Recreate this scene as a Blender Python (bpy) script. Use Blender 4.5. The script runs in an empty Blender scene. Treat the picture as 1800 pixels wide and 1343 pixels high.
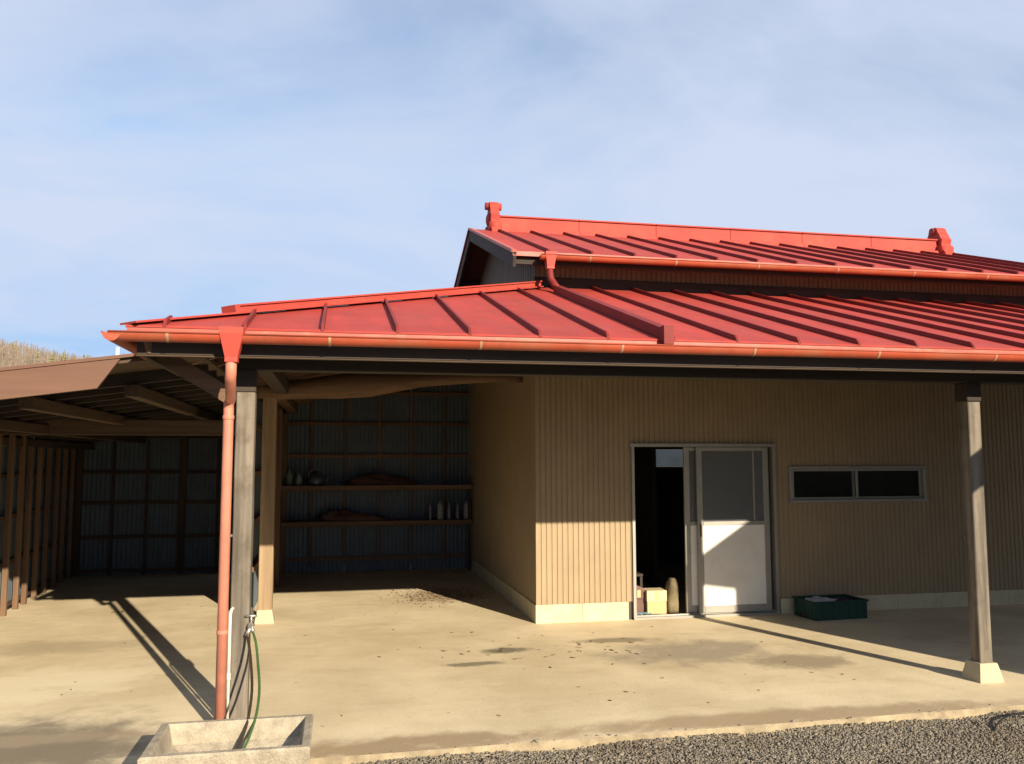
import bpy, bmesh, math, random
import numpy as np
from mathutils import Vector, Matrix
R = math.radians
random.seed(7); rng = np.random.default_rng(7)
scene = bpy.context.scene
col = scene.collection

# ------------------------------------------------------------------ camera
cam_d = bpy.data.cameras.new('camera'); cam = bpy.data.objects.new('camera', cam_d); col.objects.link(cam)
YAW, PITCH, ROLL = R(11.4119), R(5.2889), R(-0.1411)
fw = Vector((math.sin(YAW)*math.cos(PITCH), math.cos(YAW)*math.cos(PITCH), math.sin(PITCH)))
rt = Vector((math.cos(YAW), -math.sin(YAW), 0)); up = rt.cross(fw)
r2 = rt*math.cos(ROLL)+up*math.sin(ROLL); u2 = r2.cross(fw)
m = Matrix((r2, u2, -fw)).transposed().to_4x4(); m.translation = Vector((-2.00536, -8.69656, 1.65))
cam.matrix_world = m
cam_d.sensor_width = 36; cam_d.lens = 1503.94/1800*36; cam_d.clip_start = 0.05; cam_d.clip_end = 3000
scene.camera = cam

# ------------------------------------------------------------------ sun and sky
SX, SE = 0.36, 0.38                      # sunlight travels (-SX, 1, -SE)
sun_d = bpy.data.lights.new('sun', 'SUN'); sun = bpy.data.objects.new('sun', sun_d); col.objects.link(sun)
sun.rotation_euler = Vector((-SX, 1, -SE)).to_track_quat('-Z', 'Y').to_euler()
sun_d.energy = 5.0; sun_d.angle = R(0.5); sun_d.color = (1.0, 0.87, 0.68)
world = bpy.data.worlds.new('World'); scene.world = world; world.use_nodes = True
wt = world.node_tree; wt.nodes.clear()
def wn(t, **k):
    n = wt.nodes.new(t)
    for a, b in k.items(): setattr(n, a, b)
    return n
w_out = wn('ShaderNodeOutputWorld'); w_bg = wn('ShaderNodeBackground'); w_bg.inputs[1].default_value = 0.092
sky = wn('ShaderNodeTexSky', sky_type='NISHITA', sun_disc=False)
sky.sun_elevation = math.atan(SE/math.hypot(SX, 1)); sky.sun_rotation = math.atan2(SX, -1.0)
sky.air_density = 1.0; sky.dust_density = 0.0; sky.ozone_density = 2.0
tc = wn('ShaderNodeTexCoord'); sep = wn('ShaderNodeSeparateXYZ'); wt.links.new(tc.outputs['Generated'], sep.inputs[0])
# project direction on a high flat cloud deck so the streaks foreshorten towards the horizon
addz = wn('ShaderNodeMath', operation='ADD'); addz.inputs[1].default_value = 0.32; wt.links.new(sep.outputs[2], addz.inputs[0])
mx = wn('ShaderNodeMath', operation='MAXIMUM'); mx.inputs[1].default_value = 0.05; wt.links.new(addz.outputs[0], mx.inputs[0])
dv = wn('ShaderNodeVectorMath', operation='DIVIDE'); wt.links.new(tc.outputs['Generated'], dv.inputs[0])
cmb = wn('ShaderNodeCombineXYZ'); 
for i in range(3): wt.links.new(mx.outputs[0], cmb.inputs[i])
wt.links.new(cmb.outputs[0], dv.inputs[1])
mp = wn('ShaderNodeMapping'); mp.inputs['Rotation'].default_value = (0, 0, R(-28)); mp.inputs['Scale'].default_value = (0.75, 1.2, 0.0); mp.inputs['Location'].default_value = (11.0, 2.0, 0)
wt.links.new(dv.outputs[0], mp.inputs[0])
n1 = wn('ShaderNodeTexNoise'); n1.inputs['Scale'].default_value = 1.7; n1.inputs['Detail'].default_value = 9; n1.inputs['Roughness'].default_value = 0.55; n1.inputs['Distortion'].default_value = 0.35
wt.links.new(mp.outputs[0], n1.inputs['Vector'])
cr = wn('ShaderNodeValToRGB'); cr.color_ramp.elements[0].position = 0.30; cr.color_ramp.elements[0].color = (0.22,)*3+(1,); cr.color_ramp.elements[1].position = 0.60; cr.color_ramp.elements[1].color = (0.97,)*3+(1,)
cr.color_ramp.elements.new(0.44).color = (0.66,)*3+(1,)
wt.links.new(n1.outputs['Fac'], cr.inputs[0])
wmix = wn('ShaderNodeMix', data_type='RGBA'); wt.links.new(cr.outputs[0], wmix.inputs[0]); 
skc = wn('ShaderNodeMix', data_type='RGBA', blend_type='DARKEN'); skc.inputs[0].default_value = 1.0; skc.inputs[7].default_value = (1.75, 3.3, 5.4, 1)
wt.links.new(sky.outputs[0], skc.inputs[6]); wt.links.new(skc.outputs[2], wmix.inputs[6])
wmix.inputs[7].default_value = (3.65, 4.1, 5.1, 1)
wt.links.new(wmix.outputs[2], w_bg.inputs[0]); wt.links.new(w_bg.outputs[0], w_out.inputs[0])
vs = scene.view_settings
vs.view_transform = 'Standard'; vs.look = 'None'; vs.gamma = 1; vs.exposure = 0.95; vs.use_curve_mapping = False

# ------------------------------------------------------------------ materials
def mat(name, base, rough=0.7, var=0.15, scale=4.0, axis=None, bump=0.0, bscale=60.0, metallic=0.0, dirt=None, dirt_amt=0.0, dscale=1.5, rand=0.0, spec=0.4, trans=0.0, island=False, grain=1.0, ior=1.45, streak=None):
    M = bpy.data.materials.new(name); M.use_nodes = True
    nt = M.node_tree; b = nt.nodes['Principled BSDF']
    b.inputs['Roughness'].default_value = rough; b.inputs['Metallic'].default_value = metallic
    b.inputs['Specular IOR Level'].default_value = spec; b.inputs['Transmission Weight'].default_value = trans; b.inputs['IOR'].default_value = ior
    L = nt.links.new
    def nd(t, **k):
        n = nt.nodes.new(t)
        for a, c in k.items(): setattr(n, a, c)
        return n
    t = nd('ShaderNodeTexCoord'); mpn = nd('ShaderNodeMapping'); L(t.outputs['Object'], mpn.inputs[0])
    oi = nd('ShaderNodeObjectInfo')
    cb = nd('ShaderNodeVectorMath', operation='SCALE'); cb.inputs[0].default_value = (37, 17, 23); L(oi.outputs['Random'], cb.inputs['Scale'])
    ad = nd('ShaderNodeVectorMath', operation='ADD'); L(mpn.outputs[0], ad.inputs[0]); L(cb.outputs[0], ad.inputs[1])
    if axis:
        s = [1, 1, 1]; s['XYZ'.index(axis)] = 0.06/grain; mpn.inputs['Scale'].default_value = s
    n1 = nd('ShaderNodeTexNoise'); n1.inputs['Scale'].default_value = scale*(8 if axis else 1); n1.inputs['Detail'].default_value = 8; n1.inputs['Roughness'].default_value = 0.62
    L(ad.outputs[0], n1.inputs['Vector'])
    mr = nd('ShaderNodeMapRange'); mr.inputs[1].default_value = 0.3; mr.inputs[2].default_value = 0.7; mr.inputs[3].default_value = 1-var; mr.inputs[4].default_value = 1+var
    L(n1.outputs['Fac'], mr.inputs[0]); fac = mr.outputs[0]
    if rand:
        m2 = nd('ShaderNodeMapRange'); m2.inputs[3].default_value = 1-rand; m2.inputs[4].default_value = 1+rand
        if island:
            g = nd('ShaderNodeNewGeometry'); L(g.outputs['Random Per Island'], m2.inputs[0])
        else: L(oi.outputs['Random'], m2.inputs[0])
        mm = nd('ShaderNodeMath', operation='MULTIPLY'); L(fac, mm.inputs[0]); L(m2.outputs[0], mm.inputs[1]); fac = mm.outputs[0]
    sc = nd('ShaderNodeVectorMath', operation='SCALE'); sc.inputs[0].default_value = base; L(fac, sc.inputs['Scale'])
    out = sc.outputs[0]
    if dirt:
        n2 = nd('ShaderNodeTexNoise'); n2.inputs['Scale'].default_value = dscale; n2.inputs['Detail'].default_value = 10; n2.inputs['Roughness'].default_value = 0.7
        L(t.outputs['Object'], n2.inputs['Vector'])
        r = nd('ShaderNodeMapRange'); r.inputs[1].default_value = 0.48; r.inputs[2].default_value = 0.72; r.inputs[4].default_value = dirt_amt
        L(n2.outputs['Fac'], r.inputs[0])
        mxn = nd('ShaderNodeMix', data_type='RGBA'); L(r.outputs[0], mxn.inputs[0]); L(out, mxn.inputs[6]); mxn.inputs[7].default_value = (*dirt, 1); out = mxn.outputs[2]
    if streak:
        colr, amt, sc3 = streak
        m3 = nd('ShaderNodeMapping'); m3.inputs['Scale'].default_value = sc3; L(t.outputs['Object'], m3.inputs[0])
        n4 = nd('ShaderNodeTexNoise'); n4.inputs['Scale'].default_value = 1.0; n4.inputs['Detail'].default_value = 9; n4.inputs['Roughness'].default_value = 0.7; L(m3.outputs[0], n4.inputs['Vector'])
        r4 = nd('ShaderNodeMapRange'); r4.inputs[1].default_value = 0.45; r4.inputs[2].default_value = 0.75; r4.inputs[4].default_value = amt; L(n4.outputs['Fac'], r4.inputs[0])
        m4 = nd('ShaderNodeMix', data_type='RGBA'); L(r4.outputs[0], m4.inputs[0]); L(out, m4.inputs[6]); m4.inputs[7].default_value = (*colr, 1); out = m4.outputs[2]
    L(out, b.inputs['Base Color'])
    if bump:
        n3 = nd('ShaderNodeTexNoise'); n3.inputs['Scale'].default_value = bscale; n3.inputs['Detail'].default_value = 6
        L(ad.outputs[0] if axis else t.outputs['Object'], n3.inputs['Vector'])
        bp = nd('ShaderNodeBump'); bp.inputs['Strength'].default_value = bump; bp.inputs['Distance'].default_value = 0.01
        L(n3.outputs['Fac'], bp.inputs['Height']); L(bp.outputs[0], b.inputs['Normal'])
    return M

RED = (0.345, 0.046, 0.035)
M = {}
M['roof'] = mat('red_roof_paint', RED, 0.62, 0.14, 3, spec=0.14, bump=0.12, bscale=4, dirt=(0.27, 0.075, 0.055), dirt_amt=0.45, dscale=2.2, rand=0.08, streak=((0.20, 0.045, 0.035), 0.55, (9, 0.8, 0.8)))
M['batten'] = mat('shade_darkened_red_batten', (0.17, 0.022, 0.019), 0.6, 0.15, 3, spec=0.2, dirt=(0.16, 0.04, 0.03), dirt_amt=0.5)  # red darkened to imitate the shaded batten sides and their shadow lines
M['roof_trim'] = mat('faded_red_trim', (0.37, 0.08, 0.055), 0.5, 0.15, 5, dirt=(0.33, 0.22, 0.15), dirt_amt=0.5, dscale=6)
M['ridge'] = mat('ridge_red_paint', (0.34, 0.042, 0.028), 0.7, 0.12, 3, bump=0.05, bscale=8, dirt=(0.36, 0.10, 0.06), dirt_amt=0.4)
M['gutter'] = mat('gutter_red_plastic', (0.32, 0.058, 0.026), 0.5, 0.18, 3, dirt=(0.28, 0.13, 0.07), dirt_amt=0.55, dscale=3)
M['bracket'] = mat('pale_rusty_strap', (0.34, 0.19, 0.115), 0.6, 0.3, 30)
M['pipe'] = mat('salmon_downpipe_plastic', (0.47, 0.175, 0.115), 0.6, 0.15, 5, dirt=(0.28, 0.12, 0.08), dirt_amt=0.6, dscale=3)
M['pipe_red'] = mat('red_funnel_plastic', (0.42, 0.048, 0.03), 0.6, 0.08, 4)
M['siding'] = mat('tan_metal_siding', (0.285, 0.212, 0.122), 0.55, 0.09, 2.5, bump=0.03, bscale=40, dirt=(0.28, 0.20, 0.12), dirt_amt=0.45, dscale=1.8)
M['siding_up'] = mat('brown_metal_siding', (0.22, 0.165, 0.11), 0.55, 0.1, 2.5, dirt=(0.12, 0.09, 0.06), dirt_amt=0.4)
M['gable'] = mat('weathered_gable_board', (0.12, 0.10, 0.075), 0.7, 0.2, 3, axis='Z', bump=0.1)
M['plinth'] = mat('pale_plinth_mortar', (0.50, 0.44, 0.29), 0.85, 0.10, 6, bump=0.1, bscale=50, dirt=(0.30, 0.25, 0.17), dirt_amt=0.5, dscale=4)
M['footing'] = mat('concrete_footing', (0.40, 0.35, 0.24), 0.85, 0.10, 8, bump=0.15, bscale=60, dirt=(0.3, 0.25, 0.18), dirt_amt=0.4, dscale=6)
for ax in 'XYZ':
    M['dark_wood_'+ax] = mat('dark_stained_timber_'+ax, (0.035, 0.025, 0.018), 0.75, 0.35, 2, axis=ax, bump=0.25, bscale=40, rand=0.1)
    M['wood_'+ax] = mat('brown_timber_'+ax, (0.15, 0.088, 0.05), 0.8, 0.35, 2, axis=ax, bump=0.25, bscale=40, rand=0.18)
    M['shed_wood_'+ax] = mat('old_brown_shed_timber_'+ax, (0.066, 0.042, 0.026), 0.8, 0.4, 2, axis=ax, bump=0.25, bscale=40, rand=0.25)
    M['grey_wood_'+ax] = mat('weathered_grey_timber_'+ax, (0.135, 0.115, 0.088), 0.85, 0.6, 2.2, axis=ax, bump=0.4, bscale=50, dirt=(0.07, 0.052, 0.036), dirt_amt=0.8, dscale=5)
M['pale_wood_Z'] = mat('pale_post_timber', (0.25, 0.175, 0.10), 0.8, 0.3, 2, axis='Z', bump=0.25, bscale=45)
M['log'] = mat('peeled_log', (0.12, 0.068, 0.038), 0.7, 0.3, 2, axis='X', bump=0.3, bscale=25, grain=0.6)
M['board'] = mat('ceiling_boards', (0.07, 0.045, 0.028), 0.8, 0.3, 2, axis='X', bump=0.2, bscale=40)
M['brown_trim'] = mat('brown_painted_fascia', (0.125, 0.062, 0.038), 0.55, 0.15, 3, axis='X', bump=0.1, bscale=20, dirt=(0.13, 0.06, 0.03), dirt_amt=0.6, dscale=4)
M['blue_metal'] = mat('slate_blue_sheet_metal', (0.085, 0.11, 0.13), 0.5, 0.15, 2.5, dirt=(0.08, 0.09, 0.095), dirt_amt=0.5, dscale=2)
M['alu'] = mat('aluminium_frame', (0.30, 0.285, 0.25), 0.4, 0.1, 6, metallic=0.3)
M['door_white'] = mat('white_door_panel', (0.72, 0.69, 0.62), 0.45, 0.05, 3, dirt=(0.5, 0.46, 0.38), dirt_amt=0.4, dscale=3)
M['frosted'] = mat('frosted_glass', (0.20, 0.21, 0.215), 0.5, 0.05, 3, spec=0.5, trans=0.55)
M['glass'] = mat('clear_glass', (0.85, 0.92, 0.9), 0.02, 0.0, 3, spec=0.5, trans=1.0, ior=1.36)
M['grey_glass'] = mat('dusty_grey_glass', (0.22, 0.27, 0.30), 0.3, 0.2, 3, spec=0.4, trans=0.9)
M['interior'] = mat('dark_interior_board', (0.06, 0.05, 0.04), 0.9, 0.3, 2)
M['trough'] = mat('rough_grey_concrete', (0.32, 0.275, 0.2), 0.9, 0.3, 14, bump=0.8, bscale=90, dirt=(0.22, 0.18, 0.13), dirt_amt=0.7, dscale=7)
M['white_pvc'] = mat('white_pvc', (0.62, 0.57, 0.47), 0.4, 0.08, 5, dirt=(0.4, 0.33, 0.24), dirt_amt=0.4)
M['brass'] = mat('dull_chrome_tap', (0.55, 0.52, 0.46), 0.35, 0.15, 20, metallic=0.9)
M['hose_green'] = mat('green_garden_hose', (0.045, 0.095, 0.03), 0.4, 0.15, 10)
M['hose_dark'] = mat('brown_black_hose', (0.035, 0.024, 0.014), 0.45, 0.2, 10)
M['cardboard'] = mat('pale_cardboard', (0.50, 0.37, 0.18), 0.85, 0.08, 6)
M['cardboard_top'] = mat('cream_cardboard', (0.56, 0.46, 0.27), 0.85, 0.06, 6)
M['cardboard_dark'] = mat('brown_purple_carton', (0.13, 0.075, 0.06), 0.85, 0.15, 6)
M['pink_paper'] = mat('pink_flap', (0.42, 0.27, 0.24), 0.8, 0.1, 6)
M['sack'] = mat('grey_olive_sack', (0.15, 0.12, 0.065), 0.8, 0.35, 7, bump=0.4, bscale=25)
M['blue_plastic'] = mat('pale_blue_plastic_sheet', (0.30, 0.47, 0.52), 0.4, 0.2, 10)
M['crate'] = mat('dark_green_plastic', (0.012, 0.045, 0.032), 0.45, 0.12, 5)
M['paper'] = mat('newspaper', (0.52, 0.50, 0.54), 0.85, 0.12, 14)
M['purple'] = mat('dark_purple_cloth', (0.05, 0.03, 0.07), 0.85, 0.2, 10)
M['black'] = mat('black_plastic', (0.015, 0.015, 0.015), 0.45, 0.2, 8)
M['jar'] = mat('milky_jar', (0.26, 0.27, 0.25), 0.4, 0.1, 12)
M['jar_green'] = mat('pale_green_bottle', (0.17, 0.21, 0.15), 0.4, 0.15, 12)
M['tin'] = mat('dull_grey_tin', (0.16, 0.16, 0.17), 0.45, 0.15, 12, metallic=0.5)
M['cloth_brown'] = mat('brown_sacking', (0.12, 0.06, 0.045), 0.95, 0.25, 9, bump=0.4, bscale=30)
M['leaf'] = mat('dry_leaves', (0.13, 0.075, 0.035), 0.85, 0.2, 20, rand=0.65, island=True)
M['pebble'] = mat('gravel_stones', (0.185, 0.16, 0.122), 0.95, 0.2, 60, rand=0.38, island=True, dirt=(0.115, 0.085, 0.055), dirt_amt=0.8, dscale=1.6)
M['twig'] = mat('bare_winter_twigs', (0.21, 0.165, 0.125), 0.9, 0.1, 0.1, rand=0.35, island=True)
M['evergreen'] = mat('olive_scrub', (0.16, 0.15, 0.075), 0.9, 0.2, 0.5, rand=0.3, island=True)
M['hill'] = mat('leaf_litter_hillside', (0.20, 0.155, 0.11), 0.95, 0.3, 0.05, dirt=(0.14, 0.13, 0.06), dirt_amt=0.7, dscale=0.03)
M['pole'] = mat('pale_concrete_pole', (0.55, 0.53, 0.5), 0.8, 0.05, 3)
M['shedmetal'] = mat('shadow_caster_wall', (0.3, 0.27, 0.22), 0.7, 0.1, 2)

def slab_material():
    Mt = bpy.data.materials.new('worn_beige_concrete'); Mt.use_nodes = True; nt = Mt.node_tree; b = nt.nodes['Principled BSDF']; L = nt.links.new
    b.inputs['Roughness'].default_value = 0.85; b.inputs['Specular IOR Level'].default_value = 0.25
    def nd(t, **k):
        n = nt.nodes.new(t)
        for a, c in k.items(): setattr(n, a, c)
        return n
    t = nd('ShaderNodeTexCoord')
    def noise(s, d, r=0.6, dist=0.0, off=(0, 0, 0), sc=(1, 1, 1)):
        mpn = nd('ShaderNodeMapping'); mpn.inputs['Location'].default_value = off; mpn.inputs['Scale'].default_value = sc; L(t.outputs['Object'], mpn.inputs[0])
        n = nd('ShaderNodeTexNoise'); n.inputs['Scale'].default_value = s; n.inputs['Detail'].default_value = d; n.inputs['Roughness'].default_value = r; n.inputs['Distortion'].default_value = dist
        L(mpn.outputs[0], n.inputs['Vector']); return n.outputs['Fac']
    def rng_(f, a, c, lo, hi):
        r = nd('ShaderNodeMapRange'); r.interpolation_type = 'SMOOTHSTEP'; r.inputs[1].default_value = a; r.inputs[2].default_value = c; r.inputs[3].default_value = lo; r.inputs[4].default_value = hi
        L(f, r.inputs[0]); return r.outputs[0]
    def mix(f, a, colr):
        mxn = nd('ShaderNodeMix', data_type='RGBA'); L(f, mxn.inputs[0])
        if isinstance(a, tuple): mxn.inputs[6].default_value = (*a, 1)
        else: L(a, mxn.inputs[6])
        mxn.inputs[7].default_value = (*colr, 1); return mxn.outputs[2]
    def mul(a, c):
        n = nd('ShaderNodeMath', operation='MULTIPLY'); L(a, n.inputs[0]); L(c, n.inputs[1]); return n.outputs[0]
    c = mix(rng_(noise(0.9, 8, 0.6), 0.3, 0.72, 0, 1), (0.565, 0.462, 0.29), (0.75, 0.63, 0.42))
    c = mix(rng_(noise(2.2, 10, 0.7, 0.4, (3, 7, 0), (0.6, 1.3, 1)), 0.5, 0.74, 0, 0.5), c, (0.47, 0.36, 0.215))
    c = mix(rng_(noise(9, 8, 0.7), 0.52, 0.75, 0, 0.35), c, (0.44, 0.335, 0.2))
    # oily dark patch in front of the door, damp edge strip, smaller streaks
    def blob(cx, cy, rx, ry, ns, off, amt, colr, c):
        mpn = nd('ShaderNodeMapping'); mpn.inputs['Location'].default_value = (-cx/rx, -cy/ry, 0); mpn.inputs['Scale'].default_value = (1/rx, 1/ry, 0.0); L(t.outputs['Object'], mpn.inputs[0])
        ln = nd('ShaderNodeVectorMath', operation='LENGTH'); L(mpn.outputs[0], ln.inputs[0])
        a = nd('ShaderNodeMath', operation='MULTIPLY_ADD'); L(noise(ns, 8, 0.65, 0.3, off), a.inputs[0]); a.inputs[1].default_value = -1.6; L(ln.outputs['Value'], a.inputs[2])
        return mix(rng_(a.outputs[0], -0.35, 0.25, amt, 0), c, colr)
    c = blob(1.05, -1.55, 0.95, 0.55, 2.6, (0, 0, 0), 0.85, (0.33, 0.275, 0.2), c)
    c = blob(1.75, -2.05, 0.55, 0.32, 3.0, (4, 0, 0), 0.85, (0.30, 0.24, 0.155), c)
    c = blob(-0.55, -1.15, 0.28, 0.13, 5, (9, 2, 0), 0.95, (0.17, 0.155, 0.10), c)
    c = blob(-0.9, -1.6, 0.30, 0.10, 5, (1, 2, 0), 0.9, (0.20, 0.17, 0.11), c)
    c = blob(0.55, -0.95, 0.45, 0.12, 4, (5, 5, 0), 0.8, (0.23, 0.19, 0.12), c)
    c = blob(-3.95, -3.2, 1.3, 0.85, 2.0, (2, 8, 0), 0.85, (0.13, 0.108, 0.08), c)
    c = blob(-3.9, -2.95, 0.9, 0.16, 2.0, (2, 3, 0), 0.45, (0.40, 0.31, 0.2), c)
    c = blob(-0.72, 2.05, 0.62, 0.62, 6.0, (8, 8, 0), 0.65, (0.33, 0.23, 0.13), c)
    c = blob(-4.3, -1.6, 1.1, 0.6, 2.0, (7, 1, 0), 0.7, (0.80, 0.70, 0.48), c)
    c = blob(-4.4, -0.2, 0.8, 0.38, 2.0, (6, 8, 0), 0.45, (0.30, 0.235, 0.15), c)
    c = blob(-1.6, -3.5, 0.9, 0.22, 3.0, (3, 3, 0), 0.85, (0.30, 0.215, 0.125), c)
    c = blob(0.8, -3.45, 2.0, 0.20, 3.0, (3, 5, 0), 0.8, (0.33, 0.24, 0.145), c)
    # hairline cracks
    vor = nd('ShaderNodeTexVoronoi', feature='DISTANCE_TO_EDGE'); vor.inputs['Scale'].default_value = 0.42
    nz = nd('ShaderNodeTexNoise'); nz.inputs['Scale'].default_value = 2.5; nz.inputs['Detail'].default_value = 6; L(t.outputs['Object'], nz.inputs['Vector'])
    va = nd('ShaderNodeMix', data_type='VECTOR'); va.inputs[0].default_value = 0.25; L(t.outputs['Object'], va.inputs[4]); L(nz.outputs['Color'], va.inputs[5]); L(va.outputs[1], vor.inputs['Vector'])
    c = mix(mul(rng_(vor.outputs['Distance'], 0.0, 0.005, 0.0, 0), rng_(noise(0.8, 3, 0.5, 0, (11, 3, 0)), 0.48, 0.6, 0, 1)), c, (0.16, 0.12, 0.075))
    # dark specks
    c = mix(rng_(noise(38, 3, 0.5, 0, (1, 1, 0)), 0.72, 0.77, 0, 0.5), c, (0.14, 0.10, 0.06))
    c = mix(rng_(noise(1.6, 9, 0.7, 0.6, (5, 1, 0), (0.4, 2.0, 1)), 0.55, 0.72, 0, 0.35), c, (0.43, 0.33, 0.195))
    c = mix(rng_(noise(3.0, 9, 0.75, 0.3, (15, 4, 0)), 0.55, 0.72, 0, 0.45), c, (0.74, 0.63, 0.43))
    c = mix(rng_(noise(110, 4, 0.7), 0.45, 0.75, 0, 0.3), c, (0.40, 0.31, 0.19))
    L(c, b.inputs['Base Color'])
    bp = nd('ShaderNodeBump'); bp.inputs['Strength'].default_value = 0.35; bp.inputs['Distance'].default_value = 0.01; L(noise(45, 8, 0.7), bp.inputs['Height']); L(bp.outputs[0], b.inputs['Normal'])
    return Mt
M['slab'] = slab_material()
M['slab_edge'] = mat('stained_slab_edge', (0.30, 0.24, 0.15), 0.9, 0.3, 9, bump=0.5, bscale=60, dirt=(0.15, 0.115, 0.075), dirt_amt=0.9, dscale=5)
def ground_material():
    Mt = mat('gravel_ground', (0.13, 0.112, 0.085), 0.95, 0.35, 40, bump=0.8, bscale=90, dirt=(0.10, 0.085, 0.06), dirt_amt=0.7, dscale=1.2)
    return Mt
M['ground'] = ground_material()

# ------------------------------------------------------------------ helpers
class MB:
    def __init__(s): s.v = []; s.f = []; s.sm = []
    def add(s, vs_, fs, smooth=False):
        o = len(s.v); s.v += [tuple(p) for p in vs_]; s.f += [tuple(i+o for i in f) for f in fs]; s.sm += [smooth]*len(fs); return s
    def box(s, x0, x1, y0, y1, z0, z1):
        return s.add([(x, y, z) for z in (z0, z1) for y in (y0, y1) for x in (x0, x1)], [(0, 2, 3, 1), (4, 5, 7, 6), (0, 1, 5, 4), (1, 3, 7, 5), (3, 2, 6, 7), (2, 0, 4, 6)])
    def cbox(s, x0, x1, y0, y1, z0, z1, c=0.004):
        """box with all edges chamfered"""
        P = []
        for z, sz in ((z0, 1), (z1, -1)):
            for y, sy in ((y0, 1), (y1, -1)):
                for x, sx in ((x0, 1), (x1, -1)):
                    P += [(x, y+sy*c, z+sz*c), (x+sx*c, y, z+sz*c), (x+sx*c, y+sy*c, z)]
        bm = bmesh.new(); vv = [bm.verts.new(p) for p in P]
        r = bmesh.ops.convex_hull(bm, input=vv); bm.verts.index_update()
        bmesh.ops.dissolve_limit(bm, angle_limit=0.01, verts=bm.verts[:], edges=bm.edges[:]); bm.verts.index_update()
        s.add([v.co[:] for v in bm.verts], [[v.index for v in f.verts] for f in bm.faces]); bm.free(); return s
    def bar(s, a, b, w, h, upv=(0, 0, 1), ends=True):
        """rectangular bar from a to b; w across, h along up"""
        a, b = Vector(a), Vector(b); d = (b-a).normalized(); u = Vector(upv); sd = d.cross(u).normalized(); u = sd.cross(d)
        vs_ = []
        for p in (a, b):
            for i, j in ((-1, -1), (1, -1), (1, 1), (-1, 1)): vs_.append(p+sd*(i*w/2)+u*(j*h/2))
        return s.add(vs_, [(0, 3, 2, 1), (4, 5, 6, 7), (0, 1, 5, 4), (1, 2, 6, 5), (2, 3, 7, 6), (3, 0, 4, 7)])
    def prism(s, poly, z0, z1):
        """poly [(x,y)] ccw extruded in z; z0/z1 numbers or functions of x,y"""
        n = len(poly); g0 = z0 if callable(z0) else (lambda x, y: z0); g1 = z1 if callable(z1) else (lambda x, y: z1)
        vs_ = [(x, y, g0(x, y)) for x, y in poly]+[(x, y, g1(x, y)) for x, y in poly]
        return s.add(vs_, [tuple(range(n-1, -1, -1)), tuple(range(n, 2*n))]+[(i, (i+1) % n, n+(i+1) % n, n+i) for i in range(n)])
    def tube(s, path, rad, n=10, cap=True, smooth=True):
        path = [Vector(p) for p in path]; rs = rad if isinstance(rad, (list, tuple)) else [rad]*len(path)
        vs_ = []; fs = []; prev = None
        for i, p in enumerate(path):
            d = (path[min(i+1, len(path)-1)]-path[max(i-1, 0)]).normalized()
            if prev is None:
                u = Vector((1, 0, 0)) if abs(d.x) < 0.9 else Vector((0, 1, 0)); prev = (u-d*u.dot(d)).normalized()
            else: prev = (prev-d*prev.dot(d)).normalized()
            q = d.cross(prev)
            for k in range(n):
                t = 2*math.pi*k/n; vs_.append(p+(prev*math.cos(t)+q*math.sin(t))*rs[i])
        for i in range(len(path)-1):
            for k in range(n): fs.append((i*n+k, i*n+(k+1) % n, (i+1)*n+(k+1) % n, (i+1)*n+k))
        s.add(vs_, fs, smooth)
        if cap:
            o = len(s.v)-len(vs_); s.f += [tuple(o+k for k in range(n-1, -1, -1)), tuple(o+(len(path)-1)*n+k for k in range(n))]; s.sm += [False, False]
        return s
    def lathe(s, prof, c=(0, 0, 0), n=14):
        vs_ = []; fs = []
        for r, z in prof:
            for k in range(n): t = 2*math.pi*k/n; vs_.append((c[0]+r*math.cos(t), c[1]+r*math.sin(t), c[2]+z))
        for i in range(len(prof)-1):
            for k in range(n): fs.append((i*n+k, i*n+(k+1) % n, (i+1)*n+(k+1) % n, (i+1)*n+k))
        s.add(vs_, fs, True); o = len(s.v)-len(vs_)
        s.f += [tuple(o+k for k in range(n-1, -1, -1)), tuple(o+(len(prof)-1)*n+k for k in range(n))]; s.sm += [False, False]
        return s
    def mesh(s, name):
        me = bpy.data.meshes.new(name); me.from_pydata(s.v, [], s.f); me.polygons.foreach_set('use_smooth', s.sm); me.update(); return me
    def build(s, name, m_, parent=None, loc=(0, 0, 0)):
        me = s.mesh(name); me.materials.append(M[m_] if isinstance(m_, str) else m_)
        return link(name, me, parent, loc)
def link(name, me, parent=None, loc=(0, 0, 0)):
    o = bpy.data.objects.new(name, me); col.objects.link(o); o.location = loc
    if parent: o.parent = parent
    return o
def tag(o, label, cat, group=None):
    o['label'] = label; o['category'] = cat
    if group: o['group'] = group
    return o
def thing(name, label, cat, loc=(0, 0, 0), rz=0, group=None):
    o = bpy.data.objects.new(name, None); col.objects.link(o); o.location = loc; o.rotation_euler = (0, 0, rz); o.empty_display_size = 0.2
    return tag(o, label, cat, group)
def struct(o): o['kind'] = 'structure'; return o
def stuff(o): o['kind'] = 'stuff'; return o

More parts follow.
